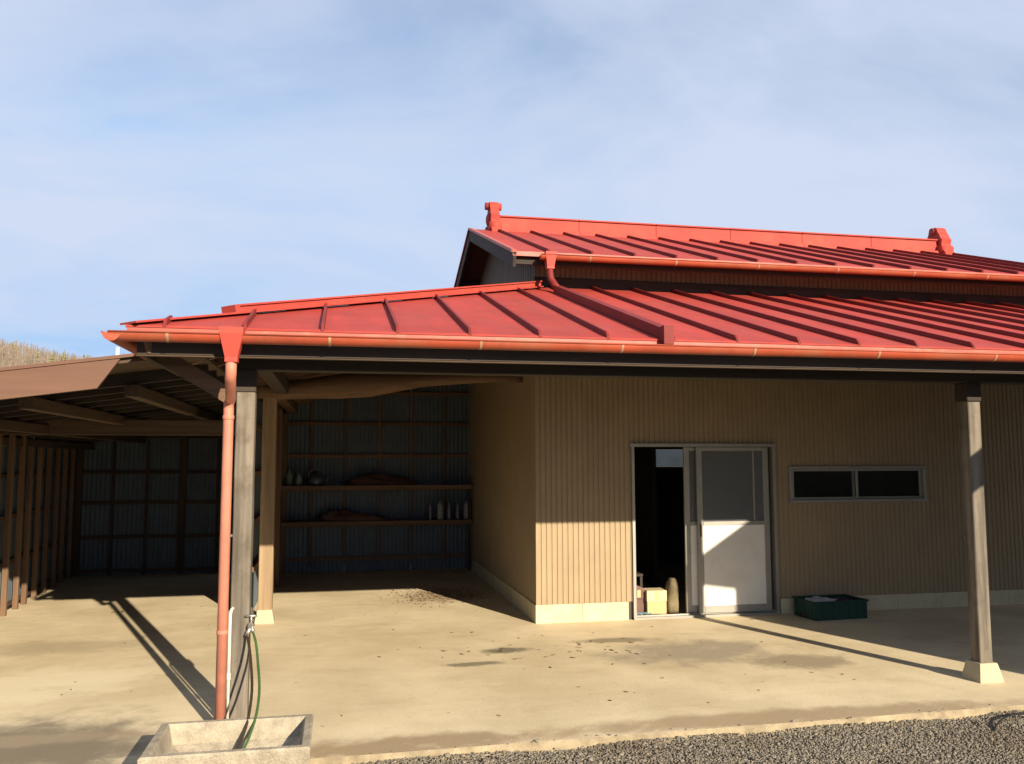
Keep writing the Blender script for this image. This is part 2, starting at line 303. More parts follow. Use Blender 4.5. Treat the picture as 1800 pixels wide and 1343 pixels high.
# ------------------------------------------------------------------ ground, slab, hill
GZ = -0.062
struct(MB().add([(-900, -900, GZ), (900, -900, GZ), (900, 900, GZ), (-900, 900, GZ)], [(0, 1, 2, 3)]).build('ground', 'ground'))
edge_y = lambda x: -3.636+0.0198*(x+2.09)
sl = MB()
xs = np.linspace(-9, 9, 61); prof = []
for x in xs: prof.append((x, edge_y(x)+random.uniform(-.006, .006)))
top = [(x, y+0.012, 0.0) for x, y in prof]; mid = [(x, y, -0.012) for x, y in prof]; bot = [(x, y-0.01, -0.14) for x, y in prof]; back = [(x, 9.0, 0.0) for x, y in prof]
n = len(prof)
n_edge = n-1
sl.add(back+top+mid+bot, [(r*n+i, (r+1)*n+i, (r+1)*n+i+1, r*n+i+1) for r in range(3) for i in range(n-1)])
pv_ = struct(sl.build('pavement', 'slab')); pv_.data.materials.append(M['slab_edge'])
for f_ in pv_.data.polygons:
    if f_.index >= n_edge: f_.material_index = 1

# hill with bare wood, 150-420 m behind
def hill_h(az):      # height of the crest seen under an elevation angle, az in degrees from +Y
    e = 5.4-0.15*(az+13)
    e = min(max(e, 3.0), 7.6)+0.06*math.sin(az*0.9)+0.05*math.sin(az*2.3)
    return 380*math.tan(R(e))
def hill_z(az, r):
    t = (r-170)/210.0
    k = 0 if t < 0 else (t*t*(3-2*t) if t < 1 else max(0.3, 1-(t-1)*0.6))
    return GZ-0.02+k*hill_h(az)
hm = MB(); azs = np.arange(-75, 76, 1.5); rs_ = [165, 190, 220, 250, 280, 310, 340, 365, 385, 420, 470, 560]
for r in rs_:
    for a in azs: hm.v.append((-2+r*math.sin(R(a)), -8.7+r*math.cos(R(a)), hill_z(a, r)+random.uniform(-.6, .6)*(r > 200)))
na = len(azs)
for i in range(len(rs_)-1):
    for j in range(na-1): hm.f.append((i*na+j, i*na+j+1, (i+1)*na+j+1, (i+1)*na+j)); hm.sm.append(True)
struct(hm.build('hill', 'hill'))
tv = []; tf = []
def twig(a, b, w):
    d = np.array(b)-np.array(a); s_ = np.array([w, 0, 0]); o = len(tv)
    s2 = np.array([0, w, 0])
    tv.extend([tuple(np.array(a)-s_), tuple(np.array(a)+s_), tuple(b), tuple(np.array(a)-s2), tuple(np.array(a)+s2)]); tf.extend([(o, o+1, o+2), (o+3, o+4, o+2)])
for i in range(6000):
    az = random.uniform(-30, -2) if i < 5600 else random.uniform(-60, 45)
    r = random.uniform(240, 392)
    x, y = -2+r*math.sin(R(az)), -8.7+r*math.cos(R(az)); z = hill_z(az, r)-.5; h = random.uniform(3.5, 6.5)
    p = (x, y, z); twig(p, (x+random.uniform(-.4, .4), y, z+h), 0.09)
    for k in range(14):
        t = random.uniform(.25, .9); q = (x+random.uniform(-.1, .1), y, z+h*t); ln = h*(1.08-t)*random.uniform(.4, .75); a = random.uniform(0, 6.28); sp = random.uniform(.15, .5)
        twig(q, (q[0]+ln*sp*math.cos(a), q[1]+ln*sp*math.sin(a), q[2]+ln*.9), 0.045)
wood = MB(); wood.v = tv; wood.f = tf; wood.sm = [False]*len(tf)
ev = MB()
for i in range(60):
    az = random.gauss(-16.2, 1.3); rr_ = random.uniform(250, 380); x, y = -2+rr_*math.sin(R(az)), -8.7+rr_*math.cos(R(az)); z = hill_z(az, rr_)-.3; h = random.uniform(3.5, 6.0)
    for k in range(7):
        t = k/7; w_ = (1-t)*h*.22*random.uniform(.7, 1.2); a0 = random.uniform(0, 6.28)
        pts_ = [(x+w_*random.uniform(.6, 1.2)*math.cos(a0+j*1.047), y+w_*math.sin(a0+j*1.047), z+h*(t+.1)+random.uniform(-.2, .2)) for j in range(6)]+[(x, y, z+h*(t+.3))]
        ev.add(pts_, [(j, (j+1) % 6, 6) for j in range(6)])
stuff(tag(ev.build('evergreen_scrub', 'evergreen'), 'olive green scrub dotted among the bare trees on the hill', 'scrub'))
stuff(tag(wood.build('bare_wood', 'twig'), 'leafless brown winter wood covering the hill behind the lean-to roof', 'woodland'))

# ------------------------------------------------------------------ barn
barn = thing('storage_barn', 'tan metal-clad storage barn with two-tier red ribbed roof and open porch', 'barn')
EY, EX, EZ, SL = -3.40, -3.24, 2.45, 0.305
zf = lambda x, y: EZ+SL*(y-EY)            # front slope
zl = lambda x, y: EZ+SL*(x-EX)            # left slope
hip = lambda x: x-0.16                    # hip line y(x)
XR = 8.6
# deck with rafters
lower = MB()
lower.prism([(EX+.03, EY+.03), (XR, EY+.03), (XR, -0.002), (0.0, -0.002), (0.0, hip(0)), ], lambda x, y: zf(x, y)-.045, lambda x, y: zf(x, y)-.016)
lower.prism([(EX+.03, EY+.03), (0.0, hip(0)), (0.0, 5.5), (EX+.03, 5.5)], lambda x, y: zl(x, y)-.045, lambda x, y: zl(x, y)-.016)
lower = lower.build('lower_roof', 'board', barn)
bx = [-2.57+.455*i for i in range(-1, 25)]
edges = [EX]+bx+[XR]
for a, b in zip(edges[:-1], edges[1:]):
    ytop = lambda x: min(hip(x), -0.004) if x < 0.16 else -0.004
    poly = [(a, EY), (b, EY), (b, ytop(b)), (a, ytop(a))]
    if a < 0.156 < b: poly = [(a, EY), (b, EY), (b, -0.004), (0.156, -0.004), (a, ytop(a))]
    if a == EX: poly = [(a, EY), (b, EY), (b, ytop(b))]
    j = random.uniform(-.002, .002)
    MB().prism(poly, lambda x, y: zf(x, y)-.012+j, lambda x, y: zf(x, y)+j).build('roof_panel', 'roof', lower)
for x in bx:
    yt = min(hip(x)-.03, -0.01)
    if yt-EY < .1: continue
    q = MB(); w = .017
    a0, a1 = EY-.004, yt
    w = .011; vs_ = []
    for y, hh in ((a0, .010), (a0+.03, .037), (a1, .037)):
        for sx in (-1, 1): vs_ += [(x+sx*w, y, zf(x, y)-.004), (x+sx*w*.8, y, zf(x, y)+hh)]
    q.add(vs_, [(0, 1, 3, 2)]+[f for k in (0, 1) for f in ((4*k, 4*k+4, 4*k+5, 4*k+1), (4*k+2, 4*k+3, 4*k+7, 4*k+6), (4*k+1, 4*k+5, 4*k+7, 4*k+3))]+[(8, 10, 11, 9)])
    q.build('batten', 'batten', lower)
# left slope
ly = [-2.73+.455*i for i in range(19)]
le = [EY]+ly+[5.5]
for a, b in zip(le[:-1], le[1:]):
    xt = lambda y: min(y+.16, -.004)
    poly = [(EX, b), (EX, a), (xt(a), a), (xt(b), b)] if a > EY else [(EX, b), (EX, a), (xt(b), b)]
    if a < -.164 < b: poly = [(EX, b), (EX, a), (xt(a), a), (-.004, -.164), (-.004, b)]
    MB().prism(poly, lambda x, y: zl(x, y)-.012, lambda x, y: zl(x, y)).build('roof_panel', 'roof', lower)
for y in ly:
    xt = min(y+.13, -.02)
    if xt-EX < .1: continue
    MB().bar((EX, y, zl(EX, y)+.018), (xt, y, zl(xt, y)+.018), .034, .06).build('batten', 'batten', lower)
# hip cap: flashing then raised cap
h0, h1 = Vector((EX+.01, EY+.01, EZ+.012)), Vector((-.02, hip(-.02), zf(0, hip(-.02))+.012))
MB().bar(h0, h1, .16, .012).build('hip_flashing', 'roof', lower)
hs = h0.lerp(h1, .16)
hc = MB(); d_ = (h1-hs).normalized()
hc.bar(hs+Vector((0, 0, .025)), h1+Vector((0, 0, .030)), .10, .045)
hc.bar(hs+Vector((0, 0, .053))+d_*.01, h1+Vector((0, 0, .058)), .13, .012)
hc.build('hip_cap', 'ridge', lower)
hend = MB(); hend.bar(hs-d_*.02+Vector((0, 0, .028)), hs+d_*.02+Vector((0, 0, .028)), .14, .055); hend.build('hip_end_piece', 'ridge', lower)
# drip edges
MB().box(EX+.006, XR, EY+.006, EY+.026, EZ-.034, EZ-.013).build('drip_edge', 'roof_trim', lower)
MB().box(EX+.006, EX+.026, EY+.03, 5.5, EZ-.034, EZ-.013).build('drip_edge', 'roof_trim', lower)
# fascia boards
MB().cbox(EX+.05, XR, EY+.07, EY+.10, EZ-.165, EZ-.05).build('fascia', 'dark_wood_X', lower)
MB().cbox(EX+.05, XR, EY+.062, EY+.10, EZ-.174, EZ-.166, .002).build('fascia_lip', 'shed_wood_X', lower)
MB().cbox(EX+.05, EX+.08, EY+.11, 5.4, EZ-.165, EZ-.05).build('fascia', 'dark_wood_Y', lower)
# rafters
rm = MB().bar((0, EY+.1, EZ+SL*.1-.095), (0, -.03, EZ+SL*3.37-.095), .045, .09).mesh('rafter'); rm.materials.append(M['dark_wood_Y'])
x = .2
while x < XR: link('rafter', rm, lower, (x, 0, 0)); x += .455
x = -2.7
while x < 0.1:
    ye = hip(x)-.06
    MB().bar((x, EY+.1, zf(x, EY+.1)-.095), (x, ye, zf(x, ye)-.095), .045, .09).build('rafter', 'dark_wood_Y', lower); x += .455
y = -2.6
while y < 5.3:
    xe = min(y+.1, -.02)
    MB().bar((EX+.1, y, zl(EX+.1, y)-.095), (xe, y, zl(xe, y)-.095), .045, .09).build('rafter', 'wood_X', lower); y += .455
MB().bar((EX+.08, EY+.08, EZ-.10), (-.03, hip(-.03), zf(0, hip(0))-.13), .09, .12).build('hip_rafter', 'wood_X', lower)
# gutters
def gutter(a, b, axis, r=.051, parent=None, name='gutter', ends=(True, True)):
    """half-round gutter, open side up, along x or y"""
    q = MB(); n = 12; P = []
    for rr in (r, r-.005):
        for p in (a, b):
            for k in range(n+1):
                t = math.pi+math.pi*k/n; u, z = rr*math.cos(t), rr*math.sin(t)
                P.append((p[0], p[1]+u, p[2]+z) if axis == 'x' else (p[0]+u, p[1], p[2]+z))
    m1 = n+1; F = []
    for k in range(n):
        F += [(k, k+1, m1+k+1, m1+k), (2*m1+k, 3*m1+k, 3*m1+k+1, 2*m1+k+1)]
    q.add(P, F, True)
    q.add(P, [(0, m1, 3*m1, 2*m1), (n, 2*m1+n, 3*m1+n, m1+n)])
    if ends[0]: q.add(P, [tuple(range(m1))])
    if ends[1]: q.add(P, [tuple(range(2*m1-1, m1-1, -1))])
    # bead on the outer lip
    o1, o2 = (Vector(a)+Vector((0, -r, 0)), Vector(b)+Vector((0, -r, 0))) if axis == 'x' else (Vector(a)+Vector((-r, 0, 0)), Vector(b)+Vector((-r, 0, 0)))
    q.tube([o1, o2], .006, 6)
    return q.build(name, 'gutter', parent)
GY, GZZ = EY-.052, 2.396
g1 = gutter((-3.31, GY, GZZ), (XR, GY, GZZ), 'x', parent=barn)
g2 = gutter((EX-.052, EY-.10, GZZ-.004), (EX-.052, 5.5, GZZ-.004), 'y', r=.0505, parent=barn)
def strap_mesh(r=.0535):
    q = MB(); n = 10; P = []
    for xx in (-.008, .008):
        for k in range(n+1):
            t = math.pi+math.pi*k/n; P.append((xx, r*math.cos(t), r*math.sin(t)))
    P += []; q.add(P, [(k, k+1, n+1+k+1, n+1+k) for k in range(n)], True)
    q.box(-.008, .008, -r, r+.03, 0.001, .006)
    me = q.mesh('bracket'); me.materials.append(M['bracket']); return me
sm_ = strap_mesh()
for i in range(13): link('bracket', sm_, g1, (-2.99+.92*i, GY, GZZ))

# ---- downpipe at the left post
dp = MB()
X0 = -2.69
dp.tube([(-2.637, GY, 2.27), (-2.637, GY, 2.17), (-2.642, GY+.03, 2.14), (-2.68, -3.06, 2.045), (-2.695, -3.03, 2.02), (-2.695, -3.03, 1.98), (-2.695, -3.03, 0.02)], .032, 14)
dp = dp.build('downpipe', 'pipe', barn)
fn = MB(); P = []
for hx, hy, z in ((.068, .064, 2.437), (.066, .062, 2.40), (.036, .036, 2.262), (.036, .036, 2.235)):
    P += [(-2.634+hx*i, GY+hy*j, z) for i, j in ((-1, -1), (1, -1), (1, 1), (-1, 1))]
F = [(0, 1, 2, 3), (15, 14, 13, 12)]
for k in range(3):
    for i in range(4): F.append((4*k+i, 4*(k+1)+i, 4*(k+1)+(i+1) % 4, 4*k+(i+1) % 4))
fn.add(P, F).build('funnel', 'pipe_red', dp)
for z in (1.93, 0.60): MB().lathe([(.0335, -.014), (.036, -.010), (.036, .010), (.0335, .014)], (-2.695, -3.03, z)).build('pipe_collar', 'pipe', dp)
MB().box(-2.73, -2.655, -2.998, -2.985, 1.18, 1.195).build('pipe_clamp', 'tin', dp)

# ---- posts
def post(x, y, top, w, wood, foot, lean=0):
    zb = .10 if foot else -.01
    q = MB(); nseg = 10; P = []; c = .006
    for k in range(nseg+1):
        z = zb+(top-zb)*k/nseg; dx = random.uniform(-.0015, .0015)+lean*(k/nseg)
        P += [(x+dx+i*w/2-ii*c*(i), y+j*w/2-jj*c*(j), z) for i, j, ii, jj in ((-1, -1, 0, 1), (-1, -1, 1, 0), (1, -1, 1, 0), (1, -1, 0, 1), (1, 1, 0, 1), (1, 1, 1, 0), (-1, 1, 1, 0), (-1, 1, 0, 1))]
    F = [(k*8+i, k*8+(i+1) % 8, k*8+8+(i+1) % 8, k*8+8+i) for k in range(nseg) for i in range(8)]
    q.add(P, F+[tuple(range(7, -1, -1)), tuple(nseg*8+i for i in range(8))])
    o = q.build('post', wood, barn)
    if not foot: return o
    f = MB(); P = []
    for hw, z in ((foot*.5, -.01), (foot*.46, .04), (foot*.37, .125), (foot*.35, .135)):
        P += [(x+i*hw, y+j*hw, z) for i, j in ((-1, -1), (1, -1), (1, 1), (-1, 1))]
    F = [(3, 2, 1, 0), (12, 13, 14, 15)]+[(4*k+i, 4*k+(i+1) % 4, 4*k+4+(i+1) % 4, 4*k+4+i) for k in range(3) for i in range(4)]
    f.add(P, F).build('footing', 'footing', o)
    return o
post(-2.602, -2.89, 2.25, .116, 'grey_wood_Z', 0)
post(2.785, -2.89, 2.25, .108, 'grey_wood_Z', .205, lean=.008)
post(8.15, -2.89, 2.25, .128, 'grey_wood_Z', .25)
post(-2.727, 0.66, 2.52, .14, 'pale_wood_Z', .20)
# header, dark blocks added as gutter shade on post tops, eave strut
for x in (-2.602, 2.785, 8.15): MB().cbox(x-.064, x+.064, -2.958, -2.82, 2.10, 2.243, .005).build('post_top_shade', 'dark_wood_X', barn)
MB().bar((-2.67, -2.885, 2.05), (-3.20, -2.885, 2.375), .09, .10).build('eave_strut', 'wood_X', barn)
MB().cbox(-2.66, XR, -2.955, -2.825, 2.245, 2.40, .006).build('header_beam', 'dark_wood_X', barn)
MB().cbox(-2.665, -2.535, -2.82, 0.585, 2.36, 2.5, .006).build('tie_beam', 'dark_wood_Y', barn)
MB().cbox(-2.74, -2.62, 0.735, 4.6, 2.36, 2.5, .006).build('tie_beam', 'wood_Y', barn)
# natural log beam across the bay
lb = MB()
ctrl = [(-2.85, 2.40, .09), (-2.67, 2.395, .095), (-2.4, 2.42, .105), (-1.95, 2.462, .137), (-1.7, 2.48, .135), (-1.14, 2.535, .075), (-.7, 2.56, .06), (-.38, 2.57, .05), (0.0, 2.575, .048)]
path = []; rad = []
for (xa, za, ra), (xb, zb, rb) in zip(ctrl[:-1], ctrl[1:]):
    for k in range(5):
        t = k/5; path.append((xa+(xb-xa)*t, .66+.02*math.sin(xa*3+t), za+(zb-za)*t)); rad.append((ra+(rb-ra)*t)*random.uniform(.985, 1.015))
path.append((0.0, .66, 2.575)); rad.append(.048)
lb.tube(path, rad, 14); lb.build('log_beam', 'log', barn)
MB().cbox(-2.7, -.01, .56, .76, 2.64, 2.76, .005).build('upper_tie', 'wood_X', barn)

# ---- corrugated sheets
def corr(u0, u1, z0, z1, pitch=.057, depth=.009, style='box'):
    """profile list of (u, d), d=depth into the wall"""
    pr = []; u = u0
    seg = [(0, 0), (.66, 0), (.76, 1), (.90, 1)] if style == 'box' else [(0, 0), (.18, .1), (.36, .85), (.5, 1), (.64, .85), (.82, .1)]
    k = math.floor(u0/pitch)
    pts_ = []
    while k*pitch < u1+pitch:
        for f, d in seg: pts_.append(((k+f)*pitch, d*depth))
        k += 1
    def at(uu):
        for (ua, da), (ub, db) in zip(pts_[:-1], pts_[1:]):
            if ua <= uu <= ub: return da+(db-da)*(uu-ua)/(ub-ua)
        return 0
    pr = [(u0, at(u0))]+[p for p in pts_ if u0 < p[0] < u1]+[(u1, at(u1))]
    return pr
def sheet(name, mtl, parent, u0, u1, z0, z1, place, **k):
    pr = corr(u0, u1, z0, z1, **k); q = MB(); n = len(pr)
    zz0 = z0 if callable(z0) else (lambda u: z0); zz1 = z1 if callable(z1) else (lambda u: z1)
    q.add([place(u, d, zz0(u)) for u, d in pr]+[place(u, d, zz1(u)) for u, d in pr], [(i, i+1, n+i+1, n+i) for i in range(n-1)])
    o = q.build(name, mtl, parent); o.location = Vector(place(0, random.uniform(-.0025, .0), 0))-Vector(place(0, 0, 0)); return o
front = lambda u, d, z: (u, d, z)
side = lambda u, d, z: (d, -u, z)        # wall facing -X at x=0; u = -y
# front wall core (openings left free)
D0, D1, DH = 1.037, 2.690, 1.834
W0, W1, WZ0, WZ1 = 2.855, 4.552, 1.19, 1.586
fwall = MB()
for a, b, c_, d in ((.03, D0, 0, 2.75), (D0, D1, DH, 2.75), (D1, W0, 0, 2.75), (W0, W1, 0, WZ0), (W0, W1, WZ1, 2.75), (W1, 8.0, 0, 2.75)):
    fwall.box(a, b, .016, .09, c_, d)
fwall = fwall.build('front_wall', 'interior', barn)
def split(a, b, w=.627):
    n = max(1, round((b-a)/w)); return [(a+(b-a)*i/n, a+(b-a)*(i+1)/n) for i in range(n)]
PZ = .185
for a, b in split(.002, D0-.004): sheet('siding_panel', 'siding', fwall, a, b, PZ, 2.72, front)
for a, b in split(D0-.004, D1+.004): sheet('siding_panel', 'siding', fwall, a, b, DH-.002, 2.72, front)
sheet('siding_panel', 'siding', fwall, D1+.004, W0-.004, PZ-.02, 2.72, front)
for a, b in split(W0-.004, W1+.004):
    sheet('siding_panel', 'siding', fwall, a, b, PZ-.03, WZ0, front); sheet('siding_panel', 'siding', fwall, a, b, WZ1, 2.72, front)
for a, b in split(W1+.004, 7.95): sheet('siding_panel', 'siding', fwall, a, b, PZ-.03, 2.72, front)
for a, b in split(-.012, D0-.05, .55): MB().cbox(a, b-.003, -.014, .02, -.01, PZ, .003).build('plinth_block', 'plinth', fwall)
for a, b in split(D1+.02, 7.95, .46): MB().cbox(a, b-.003, -.014, .02, -.01, PZ-.025, .003).build('plinth_block', 'plinth', fwall)
MB().box(-.004, .02, -.004, .014, PZ, 2.72).build('corner_trim', 'siding', fwall)
MB().cbox(5.02, 5.065, -.028, -.004, .715, .79, .003).build('wall_outlet', 'white_pvc', fwall)
# side wall of the room
swall = MB(); swall.box(.016, .09, .09, 4.7, 0, 2.95); swall = swall.build('side_wall', 'interior', barn)
ztop = lambda u: 2.95
for a, b in split(-4.66, -.015): sheet('siding_panel', 'siding', swall, a, b, PZ, 2.93, side)
for a, b in split(.02, 4.66, .6): MB().cbox(-.014, .02, a, b-.003, -.01, PZ, .003).build('plinth_block', 'plinth', swall)
# other room walls, floor and ceiling
room = MB(); room.box(.09, 8.0, 4.66, 4.72, 0, 1.53); room.box(.09, 3.0, 4.66, 4.72, 1.53, 1.86); room.box(3.62, 8.0, 4.66, 4.72, 1.53, 1.86); room.box(.09, 8.0, 4.66, 4.72, 1.86, 2.9)
room.box(7.94, 8.0, .09, 4.66, 0, 2.75); room.box(.09, 7.94, .09, 4.66, 2.5, 2.53); room.box(2.1, 2.16, 2.2, 4.66, 0, 2.5)
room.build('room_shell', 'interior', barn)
rw = MB(); rw.box(3.0, 3.62, 4.67, 4.69, 1.53, 1.555); rw.box(3.0, 3.62, 4.67, 4.69, 1.835, 1.86); rw.box(3.0, 3.02, 4.67, 4.69, 1.556, 1.834); rw.box(3.60, 3.62, 4.67, 4.69, 1.556, 1.834)
rw = rw.build('rear_window', 'alu', barn); MB().box(3.022, 3.598, 4.676, 4.684, 1.557, 1.833).build('pane', 'grey_glass', rw)
# ---- sliding doors
fr = MB()
fr.box(D0, D0+.03, -.024, .10, 0, 1.80); fr.box(D1-.028, D1, -.024, .10, 0, 1.80); fr.box(D0-.018, D1+.004, -.030, .10, 1.80, DH); fr.box(D0, D1, -.03, .11, -.004, .022)
fr.box(D0, D1, .03, .036, .022, .034)
fr = fr.build('door_frame', 'alu', barn)
def leaf(x0, x1, y, mull=None, handle=None):
    q = MB(); t = .016
    q.cbox(x0, x0+.062, y-t, y+t, .036, 1.796, .003); q.cbox(x1-.062, x1, y-t, y+t, .036, 1.796, .003)
    q.cbox(x0+.063, x1-.063, y-t+.001, y+t-.001, 1.755, 1.796, .003); q.cbox(x0+.063, x1-.063, y-t+.001, y+t-.001, .955, 1.0, .003); q.cbox(x0+.063, x1-.063, y-t+.001, y+t-.001, .036, .11, .003)
    if mull: q.cbox(mull-.009, mull+.009, y-t+.001, y+t-.001, 1.0, 1.755, .002)
    o = q.build('sliding_door', 'alu', barn)
    MB().box(x0+.063, x1-.063, y-.009, y+.009, .11, .955).build('door_panel', 'door_white', o)
    if mull:
        MB().box(x0+.063, mull-.010, y-.004, y+.004, 1.001, 1.754).build('pane', 'frosted', o); MB().box(mull+.010, x1-.063, y-.004, y+.004, 1.001, 1.754).build('pane', 'frosted', o)
    else: MB().box(x0+.063, x1-.063, y-.004, y+.004, 1.001, 1.754).build('pane', 'frosted', o)
    if handle: MB().cbox(handle-.008, handle+.008, y-t-.008, y-t, .84, .97, .002).build('handle', 'black', o)
    return o
leaf(1.655, 2.47, .068)
leaf(1.778, 2.614, .012, mull=2.44, handle=1.81)
# ---- window
wf = MB()
wf.cbox(W0, W1, -.028, .06, WZ1-.03, WZ1, .003); wf.cbox(W0-.01, W1+.01, -.036, .06, WZ0-.004, WZ0+.03, .003)
wf.cbox(W0, W0+.032, -.026, .06, WZ0+.031, WZ1-.031, .003); wf.cbox(W1-.032, W1, -.026, .06, WZ0+.031, WZ1-.031, .003)
wf = wf.build('window', 'alu', barn)
for i, (a, b, y) in enumerate(((W0+.034, 3.70, .0), (3.645, W1-.034, .026))):
    s_ = MB()
    for x0, x1, z0, z1 in ((a, a+.026, WZ0+.032, WZ1-.032), (b-.026, b, WZ0+.032, WZ1-.032), (a+.027, b-.027, WZ0+.032, WZ0+.055), (a+.027, b-.027, WZ1-.055, WZ1-.032)): s_.cbox(x0, x1, y-.01, y+.01, z0, z1, .002)
    s_.build('sash', 'alu', wf); MB().box(a+.027, b-.027, y-.003, y+.003, WZ0+.056, WZ1-.056).build('pane', 'glass', wf)

# ---- bay back wall with girts and shelves, partition to the lean-to
RY = 4.63
rwall = sheet('rear_wall', 'blue_metal', barn, -2.95, -1.9, 0, 3.2, lambda u, d, z: (u, RY+.03+d, z), pitch=.064, depth=.012, style='s')
for a, b in ((-1.9, -.9), (-.9, 0.0)): sheet('metal_sheet', 'blue_metal', rwall, a+.001, b, 0, 3.2, lambda u, d, z: (u, RY+.028+d, z), pitch=.064, depth=.012, style='s')
gm = MB().cbox(-2.84, -.003, RY-.02, RY+.022, -.0275, .0275, .003).mesh('girt'); gm.materials.append(M['wood_X'])
for z in (2.70, 2.225, 1.735, 1.235, .70, .20): link('girt', gm, rwall, (0, 0, z))
vm = MB().cbox(-.016, .016, RY-.035, RY-.0205, .1, 2.9, .002).mesh('vertical_batten'); vm.materials.append(M['wood_Z'])
for x in (-2.41, -1.90, -1.40, -.92, -.40): link('vertical_batten', vm, rwall, (x, 0, 0))
for z in (1.265, .745):
    MB().cbox(-2.85, -.02, 4.2, RY-.04, z, z+.03, .003).build('shelf_board', 'wood_X', barn)
    MB().cbox(-2.86, -.018, 4.17, 4.198, z-.03, z+.034, .003).build('shelf_edge', 'wood_X', barn)
for x in (-2.83, -.06): MB().cbox(x-.02, x+.02, 4.2, 4.24, 0.02, 1.23, .003).build('shelf_leg', 'dark_wood_Z', barn)
part = sheet('partition_wall', 'blue_metal', barn, -4.64, -.76, 0, 2.36, lambda u, d, z: (-2.93+d, -u, z), pitch=.064, depth=.012, style='s')
for z in (2.0, 1.5, 1.0, .5): MB().cbox(-2.905, -2.86, .76, 4.6, z, z+.05, .003).build('girt', 'wood_Y', part)
for y in (2.0, 3.3, 4.5): MB().cbox(-2.86, -2.76, y-.05, y+.05, 0, 2.36, .004).build('stud', 'wood_Z', part)

# ---- upper storey
UY0, UE, UZ, US, RID = 0.0, -.45, 3.75, .347, 2.5
zu = lambda y: UZ+US*(min(y, 2*RID-y)-UE)
ZR = zu(RID); UX0, UX1 = -.33, 7.08
uwall = MB(); uwall.box(.03, 6.75, .02, .09, 2.76, 3.86); uwall.box(6.68, 6.75, .09, 5.0, 2.76, 3.86); uwall.box(.03, 6.75, 4.93, 5.0, 2.76, 3.86)
uwall.add([(.04, .02, 2.9), (.04, 5.0, 2.9), (.04, 5.0, 3.86), (.04, 2.5, 4.68), (.04, .02, 3.86)], [(0, 1, 2, 3, 4)])
uwall.add([(6.74, .02, 2.9), (6.74, 5.0, 2.9), (6.74, 5.0, 3.86), (6.74, 2.5, 4.68), (6.74, .02, 3.86)], [(4, 3, 2, 1, 0)])
uwall = uwall.build('upper_wall', 'interior', barn)
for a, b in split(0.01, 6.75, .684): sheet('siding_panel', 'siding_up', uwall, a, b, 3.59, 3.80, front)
MB().cbox(-.01, 6.76, -.022, .01, 3.47, 3.592, .004).build('flashing_board', 'dark_wood_X', uwall)
MB().cbox(-.01, 6.76, -.03, .0, 3.706, 3.722, .003).build('eave_trim', 'grey_wood_X', uwall)
gw = lambda u, d, z: (.012+d, -u, z)
for a, b in split(-5.0, 0.0, .7): sheet('siding_panel', 'gable', uwall, a, b, lambda u: 3.45, lambda u: zu(-u)-.06, gw, pitch=.12, depth=.012)
upper = MB()
for sgn in (0, 1):
    Yf = (lambda y: y) if sgn == 0 else (lambda y: 2*RID-y)
    P = [(x, Yf(y), zu(y)+dz) for dz in (-.05, -.014) for x, y in ((UX0+.02, UE+.02), (UX1-.02, UE+.02), (UX1-.02, RID), (UX0+.02, RID))]
    F = [(3, 2, 1, 0), (4, 5, 6, 7), (0, 1, 5, 4), (1, 2, 6, 5), (2, 3, 7, 6), (3, 0, 4, 7)]
    upper.add(P, F if sgn == 0 else [f[::-1] for f in F])
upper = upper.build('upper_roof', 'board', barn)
ux = [.04+.4575*i for i in range(16)]
ue = [UX0]+ux+[UX1]
for a, b in zip(ue[:-1], ue[1:]):
    for sgn in (0, 1):
        y0, y1 = (UE, RID) if sgn == 0 else (RID, 2*RID-UE)
        MB().prism([(a, y0), (b, y0), (b, y1), (a, y1)], lambda x, y: zu(y)-.012, lambda x, y: zu(y)).build('roof_panel', 'roof', upper)
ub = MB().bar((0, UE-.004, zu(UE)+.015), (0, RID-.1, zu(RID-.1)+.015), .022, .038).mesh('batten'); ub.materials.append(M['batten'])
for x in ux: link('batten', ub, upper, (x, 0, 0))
MB().box(UX0, UX1, UE-.014, UE+.004, UZ-.05, UZ-.004).build('drip_edge', 'roof_trim', upper)
MB().cbox(UX0+.04, UX1-.04, UE+.05, UE+.08, UZ-.12, UZ-.045).build('fascia', 'dark_wood_X', upper)
ur = MB().bar((0, UE+.08, zu(UE+.08)-.09), (0, .05, zu(.05)-.09), .045, .08).mesh('rafter'); ur.materials.append(M['dark_wood_Y'])
x = .2
while x < 6.8: link('rafter', ur, upper, (x, 0, 0)); x += .455
# barge boards, both gables, with cap flashing
for X in (UX0, UX1):
    sx = 1 if X < 0 else -1
    for sgn in (0, 1):
        Yf = (lambda y: y) if sgn == 0 else (lambda y: 2*RID-y)
        MB().bar((X+sx*.02, Yf(UE+.0), zu(UE)-.085), (X+sx*.02, Yf(RID), zu(RID)-.085), .03, .15).build('barge_board', 'dark_wood_Y', upper)
        MB().bar((X+sx*.012, Yf(UE-.005), zu(UE)-.0), (X+sx*.012, Yf(RID), zu(RID)+.0), .05, .03).build('verge_flashing', 'roof_trim' if sgn == 0 else 'roof', upper)
for y in (.1, 1.3, 2.5, 3.7, 4.9): MB().cbox(UX0+.05, .03, y-.05, y+.05, zu(y)-.18, zu(y)-.06).build('purlin_end', 'dark_wood_X', upper)
